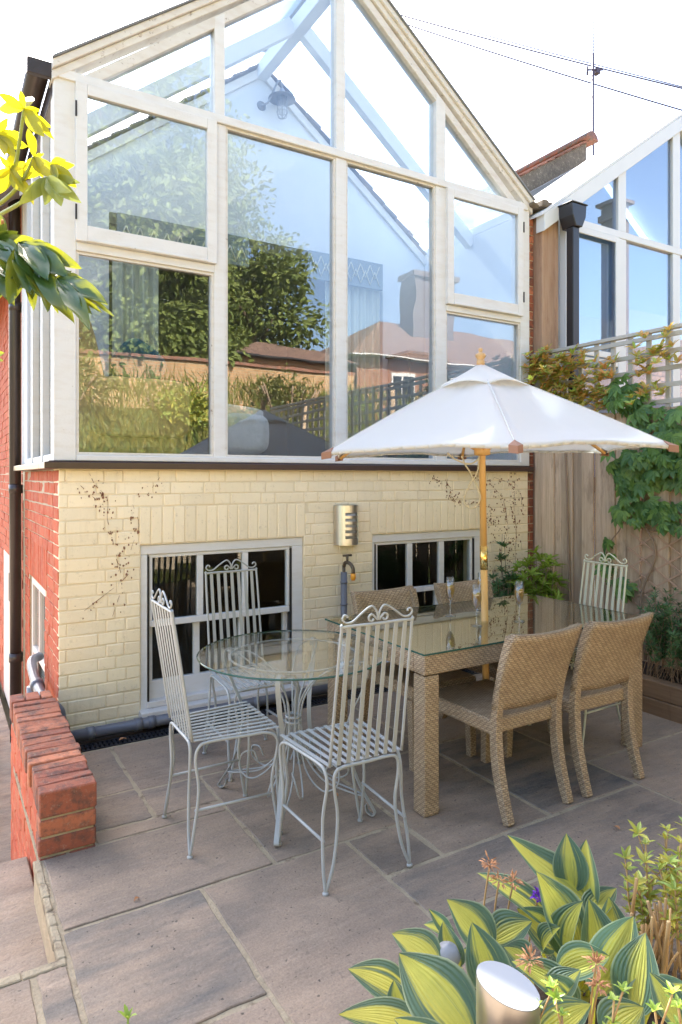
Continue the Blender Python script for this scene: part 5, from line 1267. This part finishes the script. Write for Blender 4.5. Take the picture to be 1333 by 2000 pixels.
def stemplant(lab, pts, seed, m='leaf_gold', L=.032, W=.011, group='golden leaved shrubs at the right edge', name='golden_shrub'):
    r = random.Random(seed); o = at(*pts[0][0]); o.z = .385; t = thing(name, lab, 'shrub', o, 0, group); mb = MB(); sm = MB()
    for (bu, bv, Yb), (tu, tv, Yt) in [(p[0], p[1]) for p in pts]:
        b = at(bu, bv, Yb); b.z = min(b.z, .45); tp_2 = at(tu, tv, Yt); P = bez([b - o, (b + tp_2) / 2 - o + rv(r) * .02, tp_2 - o], 9); sm.tube(P, .0035, 6, .0018)
        for i in range(3, 10): whorl(mb, P[i], (P[i] - P[i - 1]).normalized() + rv(r) * .2, 5, L * (.7 + .5 * r.random()), W, .95, r)
        for i in (5, 7, 9):
            q = P[i] + Vector((r.uniform(-.04, .04), r.uniform(-.03, .03), r.uniform(.01, .03))); sm.tube([P[i - 1], q], .0015, 5); whorl(mb, q, rv(r) * .4 + Vector((0, 0, 1)), 6, L, W, .9, r)
    mb.build('foliage', m, t); sm.build('stems', 'dry_stem', t)
stemplant('golden leaved shrub in sunlight at the right edge behind the hostas', [((1270, 1880, 1.6), (1262, 1650, 1.66)), ((1290, 1880, 1.6), (1300, 1640, 1.66)), ((1310, 1880, 1.58), (1330, 1648, 1.6)), ((1260, 1890, 1.62), (1225, 1700, 1.66)), ((1340, 1890, 1.55), (1290, 1700, 1.6)), ((1330, 1900, 1.5), (1320, 1740, 1.52)), ((1280, 1900, 1.62), (1250, 1740, 1.62)), ((1390, 1900, 1.6), (1380, 1650, 1.62)), ((1370, 1900, 1.5), (1350, 1700, 1.5))], 95)
stemplant('low green leaved sprigs at the bottom right corner', [((1060, 2030, 1.0), (1050, 1965, 1.02)), ((1110, 2040, 1.0), (1098, 1985, 1.0)), ((1290, 2040, 1.0), (1280, 1975, 1.0)), ((1340, 2040, 1.0), (1325, 1965, 1.02)), ((1210, 2040, 1.0), (1200, 1955, 1.05))], 96, 'leaf_lime', .018, .007, 'low sprigs', 'green_sprigs')
ds = MB(); r = random.Random(33); o = at(1285, 1860, 1.52)
for _ in range(46):
    b = Vector((o.x + r.gauss(0, .05), o.y + r.gauss(0, .035), .385)); ds.tube(bez([b, b + Vector((r.gauss(0, .01), 0, .08)), b + Vector((r.gauss(0, .03), r.gauss(0, .02), r.uniform(.1, .24)))], 5), r.uniform(.002, .005), 5)
tag(ds.build('dry_stalks', 'dry_stem'), 'clump of cut dry brown stalks at the right edge below the golden shrub', 'dry stalks')
sp_ = at(250, 1985, 1.75); t = thing('seedling', 'tiny yellow green seedling tip at the bottom edge of the paving', 'seedling', (sp_.x, sp_.y, 0)); mb = MB()
whorl(mb, (0, 0, sp_.z - .01), (0, 0, 1), 5, .035, .012, .6, random.Random(2)); mb.tube([(0, 0, 0), (0, 0, sp_.z)], .0025, 6); mb.build('foliage', 'leaf_lime', t)

# fatsia reaching in from the left
fo = at(-260, 2000, 1.9); fo.z = -.02
ft = thing('fatsia', 'fatsia shrub reaching in at the left, glowing yellow young leaves above dark glossy old ones', 'shrub', fo)
st_ = MB(); hub1 = at(-55, 430, 1.72); hub2 = at(-60, 520, 1.6)
st_.tube(crom([Vector((0, 0, 0)), Vector((.02, .05, .9)), Vector((.06, .06, 1.6)), hub1 - fo], 8), .016, 10, .010)
st_.tube(crom([Vector((.06, .06, 1.6)), hub2 - fo], 8), .012, 10, .008); st_.build('trunk', 'bark', ft)
def stalkline(P, r_=.0045): return MB().tube([p - fo for p in crom([at(*q) for q in P], 6)], r_ * 1.2, 8, r_ * .7)
stalkline([(-55, 430, 1.72), (0, 370, 1.66), (28, 330, 1.62), (47, 214, 1.60)], .0055).build('stalk', 'stalk', ft)
stalkline([(-40, 425, 1.70), (15, 385, 1.62), (45, 350, 1.60), (66, 306, 1.60)]).build('stalk', 'stalk', ft)
stalkline([(-40, 440, 1.70), (30, 402, 1.58), (65, 378, 1.55), (92, 346, 1.54)]).build('stalk', 'stalk', ft)
stalkline([(-60, 330, 1.7), (-25, 290, 1.66), (-8, 262, 1.66)]).build('stalk', 'stalk', ft)
stalkline([(-60, 470, 1.62), (0, 452, 1.55), (5, 430, 1.52)]).build('stalk', 'dried', ft)
def lobed(cen, tips, m, W=.34, cup=.12, wav=.02, tow=(0, 0, 0), seed=0):
    r = random.Random(seed); c_ = at(*cen); mb = MB(); T_s = [(at(u, v, Y), w / 1318 * Y) for u, v, Y, w in tips]
    T_s = sorted(T_s, key=lambda q: math.atan2((q[0] - c_).z, (q[0] - c_).dot(Vector((cy, -sy, 0)))))
    full = []
    for i, (p, w) in enumerate(T_s):
        full.append((p, w)); 
        if i + 1 < len(T_s) and m == 'leaf_fatsia': full.append(((p + T_s[i + 1][0]) / 2 * .86 + c_ * .14 + rv(r) * .008, (w + T_s[i + 1][1]) / 2 * .85))
    for tt, w in full:
        nr = (CAMP - c_).normalized() + Vector(tow) + rv(r) * .35; lt = (tt - c_).length
        blade(mb, c_ - fo, c_ - fo + (tt - c_) * 1.08, min(w * 1.05, lt * .40) if m != 'leaf_fatsia' else w, nr, .08, cup * (.4 if m != 'leaf_fatsia' else 1), wav * 1.5, 14, 6, 1.0 if m != 'leaf_fatsia' else 1.15, r.uniform(0, 6))
    mb.build('leaf', m, ft)
Yg = 'leaf_fatsia_young'
lobed((47, 212, 1.60), [(0, 184, 1.56, 20), (0, 212, 1.64, 20), (62, 190, 1.66, 20), (76, 214, 1.60, 22), (84, 262, 1.56, 28), (101, 268, 1.60, 16), (40, 178, 1.58, 14), (97, 246, 1.62, 14)], Yg, seed=1)
lobed((-8, 262, 1.66), [(14, 232, 1.66, 24), (50, 284, 1.64, 26), (28, 304, 1.62, 26), (8, 300, 1.6, 22), (40, 262, 1.68, 20), (-40, 240, 1.64, 24)], Yg, seed=2)
lobed((66, 306, 1.60), [(56, 254, 1.62, 18), (84, 300, 1.60, 18), (102, 342, 1.56, 26), (82, 344, 1.58, 22), (120, 352, 1.58, 22), (48, 350, 1.6, 20)], Yg, seed=3)
lobed((98, 322, 1.56), [(142, 322, 1.56, 22), (146, 362, 1.52, 28), (134, 378, 1.54, 22), (112, 350, 1.5, 20), (126, 312, 1.6, 18)], Yg, seed=4)
lobed((20, 330, 1.62), [(0, 305, 1.6, 22), (-10, 345, 1.6, 26), (45, 372, 1.58, 26), (62, 395, 1.56, 24), (75, 340, 1.62, 22), (30, 300, 1.66, 18), (0, 375, 1.6, 26), (52, 320, 1.6, 22)], Yg, seed=5)
lobed((92, 346, 1.54), [(88, 396, 1.50, 26), (118, 398, 1.50, 30), (154, 392, 1.48, 26), (152, 356, 1.52, 18), (62, 386, 1.5, 24), (136, 372, 1.46, 26), (40, 395, 1.5, 24)], 'stalk', seed=6)
dk = 'leaf_fatsia'
lobed((-10, 470, 1.52), [(60, 466, 1.50, 30), (0, 420, 1.54, 24), (14, 450, 1.5, 20), (46, 524, 1.46, 34), (20, 540, 1.46, 30)], dk, .34, .2, .05, seed=7)
lobed((38, 474, 1.48), [(128, 540, 1.42, 44), (90, 540, 1.40, 46), (150, 520, 1.46, 34), (60, 566, 1.40, 46), (20, 585, 1.42, 40), (100, 490, 1.5, 26)], dk, .34, .22, .06, (0, 0, .5), 8)
lobed((60, 510, 1.46), [(138, 622, 1.36, 42), (92, 600, 1.38, 40), (60, 568, 1.4, 42), (66, 600, 1.42, 22), (112, 548, 1.44, 30), (110, 604, 1.42, 20)], dk, .34, .22, .07, (0, 0, .4), 9)
lobed((112, 545, 1.42), [(170, 636, 1.32, 38), (203, 590, 1.36, 36), (214, 612, 1.36, 14), (146, 600, 1.36, 30), (190, 606, 1.4, 18), (176, 560, 1.42, 24), (138, 530, 1.44, 22)], dk, .34, .22, .07, (0, 0, .5), 10)
lobed((0, 520, 1.5), [(50, 560, 1.44, 34), (25, 590, 1.44, 32), (-20, 590, 1.46, 36), (40, 545, 1.42, 30)], dk, .34, .2, .05, seed=11)
lobed((-30, 700, 1.5), [(6, 690, 1.48, 18), (4, 704, 1.48, 12)], dk, .34, .2, .05, seed=12)

# ---------------------------------------------------------------- garden behind the viewpoint, mirrored in the panes
def tree(lab, x, y, z0, h, cr, n, seed, m='leaf_tree'):
    r = random.Random(seed); t = thing('garden_tree', lab, 'tree', (x, y, z0), 0, 'trees mirrored in the panes'); lf = MB(); tk = MB()
    tk.tube(crom([(0, 0, -.3), (.1, 0, h * .2), (-.05, .05, h * .45), (0, 0, h * .8)], 5), .24, 10, .05)
    for i in range(18):
        a = r.uniform(0, 6.28); zz = h * r.uniform(.08, .88); q = cr * math.sin(min(1, (1 - zz / h) * 1.6 + .25) * math.pi / 2) * r.uniform(.25, .72)
        c_ = Vector((math.cos(a) * q, math.sin(a) * q, zz)); s_ = cr * r.uniform(.40, .60)
        tk.tube([Vector((0, 0, zz * .7)), c_], .06, 6, .02)
        blob(lf, c_, (s_, s_, s_ * .85), n // 7, .20, .10, .30, .4, r)
    lf.build('crown', m, t); tk.build('trunk', 'bark', t)
for i, (x, y, z0, h, cr, n, lab) in enumerate(((2.8, -14.5, 3.0, 11.0, 3.7, 8200, 'tall dark tree mirrored at the far left of the panes'), (5.6, -15.5, 3.0, 9.4, 3.2, 7200, 'broad tree mirrored in the tall left centre pane'), (8.0, -15.2, 3.0, 6.2, 2.1, 3600, 'shorter tree mirrored beside the middle mullion'), (-1.6, -14.5, 3.0, 10.0, 3.2, 3600, 'tree mirrored at the left edge of the lowest left pane'), (4.4, -13.8, 3.0, 7.4, 2.3, 5600, 'bushy tree mirrored just over the brick garden wall'), (7.0, -17.5, 3.0, 8.6, 2.8, 5200, 'rearmost rounded tree mirrored above the dark shed roof'))):
    tree(lab, x, y, z0, h, cr, n, 100 + i)
gwl = thing('garden_wall', 'old orange brick garden wall mirrored in the lower panes', 'wall', (0, 0, 0))
MB().box(-14, 9.6, -12.3, -12.0, 2.5, 4.40).box(-14, -13.4, -12.31, -11.93, 2.5, 4.41).box(9.0, 9.6, -12.36, -11.94, 2.5, 4.41).build('brickwork', 'far_brick', gwl)
MB().box(-14, 9.65, -12.36, -11.94, 4.41, 4.50).build('coping', 'tile', gwl, bevel=.01)
def hiproof(mb, x0, x1, y0, y1, z, h, ins):
    mb.add([(x0, y0, z), (x1, y0, z), (x1, y1, z), (x0, y1, z), (x0 + ins, (y0 + y1) / 2, z + h), (x1 - ins, (y0 + y1) / 2, z + h)], [(3, 2, 1, 0), (0, 1, 5, 4), (1, 2, 5), (2, 3, 4, 5), (3, 0, 4)])
ob = thing('garden_shed', 'low outbuilding with a dark hipped roof mirrored in the tall left centre pane', 'shed', (0, 0, 0))
mb = MB(); hiproof(mb, 6.2, 10.2, -15.4, -12.5, 4.90, .65, 1.3); mb.build('roof', 'far_tile', ob)
MB().box(6.5, 9.9, -15.1, -12.8, 2.8, 4.85).build('wall', 'far_brick', ob)
MB().box(6.2, 10.2, -15.4, -12.5, 4.852, 4.895).build('eaves', 'black', ob)
ob = thing('coach_house', 'brick building with a tiled hipped roof and stout chimney mirrored in the right panes', 'building', (0, 0, 0))
mb = MB(); hiproof(mb, 10.6, 24.0, -20.2, -13.6, 5.5, 2.0, 3.2); mb.build('roof', 'far_tile', ob)
MB().box(11.0, 23.6, -19.8, -14.0, 2.8, 5.45).build('wall', 'far_brick_red', ob)
MB().box(10.6, 24.0, -20.2, -13.6, 5.452, 5.495).build('eaves', 'white', ob)
ch_ = MB().box(14.6, 16.4, -16.6, -15.7, 5.5, 9.0).box(14.5, 16.5, -16.7, -15.6, 9.001, 9.2); ch_.build('chimney', 'far_stack', ob)
for x in (12.3, 14.8, 17.3, 19.8):
    w = MB().box(x, x + 1.0, -14.03, -13.975, 3.6, 5.0).build('window', 'white', ob); MB().box(x + .08, x + .46, -13.974, -13.965, 3.7, 4.9).box(x + .54, x + .92, -13.974, -13.965, 3.7, 4.9).build('pane', 'black', w)
def bush(lab, x, y, z, rx, ry, rz_, n, m, seed):
    t = thing('garden_bush', lab, 'bush', (x, y, z), 0, 'bushes mirrored in the panes'); mb = MB(); r = random.Random(seed)
    for k_ in range(6):
        c_ = Vector((r.uniform(-.5, .5) * rx, r.uniform(-.4, .4) * ry, r.uniform(.3, .75) * rz_)); blob(mb, c_, (rx * .55, ry * .6, rz_ * .5), n // 6, .12, .045, .3, .5, r)
    mb.build('foliage', m, t); sm = MB()
    for k_ in range(7): sm.tube([(0, 0, -.1), (r.uniform(-.6, .6) * rx, r.uniform(-.4, .4) * ry, rz_ * .8)], .02, 5)
    sm.build('stems', 'stem', t)
for i, (x, y, z, rx, ry, rz_, n, m, lab) in enumerate(((6.0, -9.0, 2.4, 1.2, .8, 1.35, 2200, 'leaf_hedge', 'yellow green bush mirrored in the tall left centre pane above the parasol'), (7.9, -9.3, 2.4, 1.1, .8, 1.1, 1800, 'leaf_tree', 'dark bush mirrored beside the middle mullion'), (3.6, -8.8, 2.3, 1.2, .8, 1.0, 2200, 'leaf_gold', 'golden bush mirrored low in the bottom left pane'), (1.2, -8.6, 2.2, 1.3, .8, 1.5, 2200, 'leaf_hedge', 'olive bush mirrored at the left of the bottom left pane'), (-1.4, -8.6, 2.0, 1.4, .8, 1.6, 1600, 'leaf_gold', 'golden bush mirrored at the extreme left'), (10.2, -9.0, 2.6, 1.0, .8, .9, 1500, 'leaf_tree', 'green bush mirrored under the trellis in the third pane'))):
    bush(lab, x, y, z, rx, ry, rz_, n, m, 120 + i)

gs_ = MB(); r = random.Random(140)
for _ in range(9000):
    x, y = r.uniform(-5, 11), r.uniform(-9.6, -7.0); z = .9 + (-7 - y) * 1.0; h = r.uniform(.15, .5)
    d = Vector((r.gauss(0, .35), r.uniform(-.2, .5), 1)).normalized(); dupe_leaf(gs_, Vector((x, y, z)), d, Vector((0, 1, .3)) + rv(r) * .4, h, .022, .1, .35)
tag(gs_.build('long_grass', leafm('long_dry_grass', (.30, .26, .06), (.16, .20, .04))), 'long golden grass on the bank mirrored low in the panes', 'grass', None, 'stuff')

rw = thing('bounce_wall', 'unseen low pale stone wall added to bounce warm sunlight onto the patio', 'wall', (0, 0, 0))
MB().box(-8, 12, -7.0, -6.75, -.1, .95).build('stonework', brickmat('sun_bounce_stone', (.55, .47, .36), (.46, .38, .28), (.36, .30, .22), .34, .16, .012), rw)  # unseen wall, added as a pale reflector for warm bounced sunlight
MB().box(-8, 12, -7.05, -6.70, .951, 1.0).build('coping', 'mortar_pale', rw, bevel=.008)

for i, (x, y, L, lab) in enumerate(((.30, -.20, .045, 'curled dry leaf on the drainage channel left of the window sill'), (1.05, -1.45, .03, 'dry brown leaf under the front of the round table'), (.42, -1.13, .022, 'small dark curled leaf beside the left iron chair'), (-.55, -1.45, .05, 'dry leaf lying on the lower step'), (1.95, -2.35, .03, 'dry leaf on the paving in front of the rattan chairs'), (.02, -1.75, .026, 'small dry leaf near the corner of the low brick wall'))):
    mb = MB(); rq = random.Random(200 + i); blade(mb, (0, 0, .006), (L * math.cos(i * 2), L * math.sin(i * 2), .008), L * .5, (0, 0, 1), .22, .5, .05, 8, 4)
    o_ = tag(mb.build('fallen_leaf', 'dried' if i != 2 else 'bark', loc=(x, y, 0 if i != 3 else -.165)), lab, 'dry leaf', 'dry leaves fallen on the paving')

sh_ = thing('side_house', 'brick house with a tall chimney mirrored in the neighbouring glass gable', 'house', (0, 0, 0))
MB().box(12.6, 21, -12, -5.6, -.8, 3.4).build('wall', 'far_brick_red', sh_)
MB().prism([(12.2, 3.45), (16.8, 5.3), (21.4, 3.45), (21.4, 3.3), (12.2, 3.3)], -12.3, -5.3).build('roof', 'far_tile', sh_)
MB().box(14.3, 14.75, -7.5, -7.0, 3.4, 8.6).box(14.24, 14.81, -7.56, -6.94, 8.2, 8.36).box(14.2, 14.85, -7.6, -6.9, 8.601, 8.68).build('chimney', 'far_stack', sh_)
for y_ in (-7.4, -10.2): MB().box(12.57, 12.62, y_ - 1, y_, 1.2, 2.6).build('window', 'white', sh_)
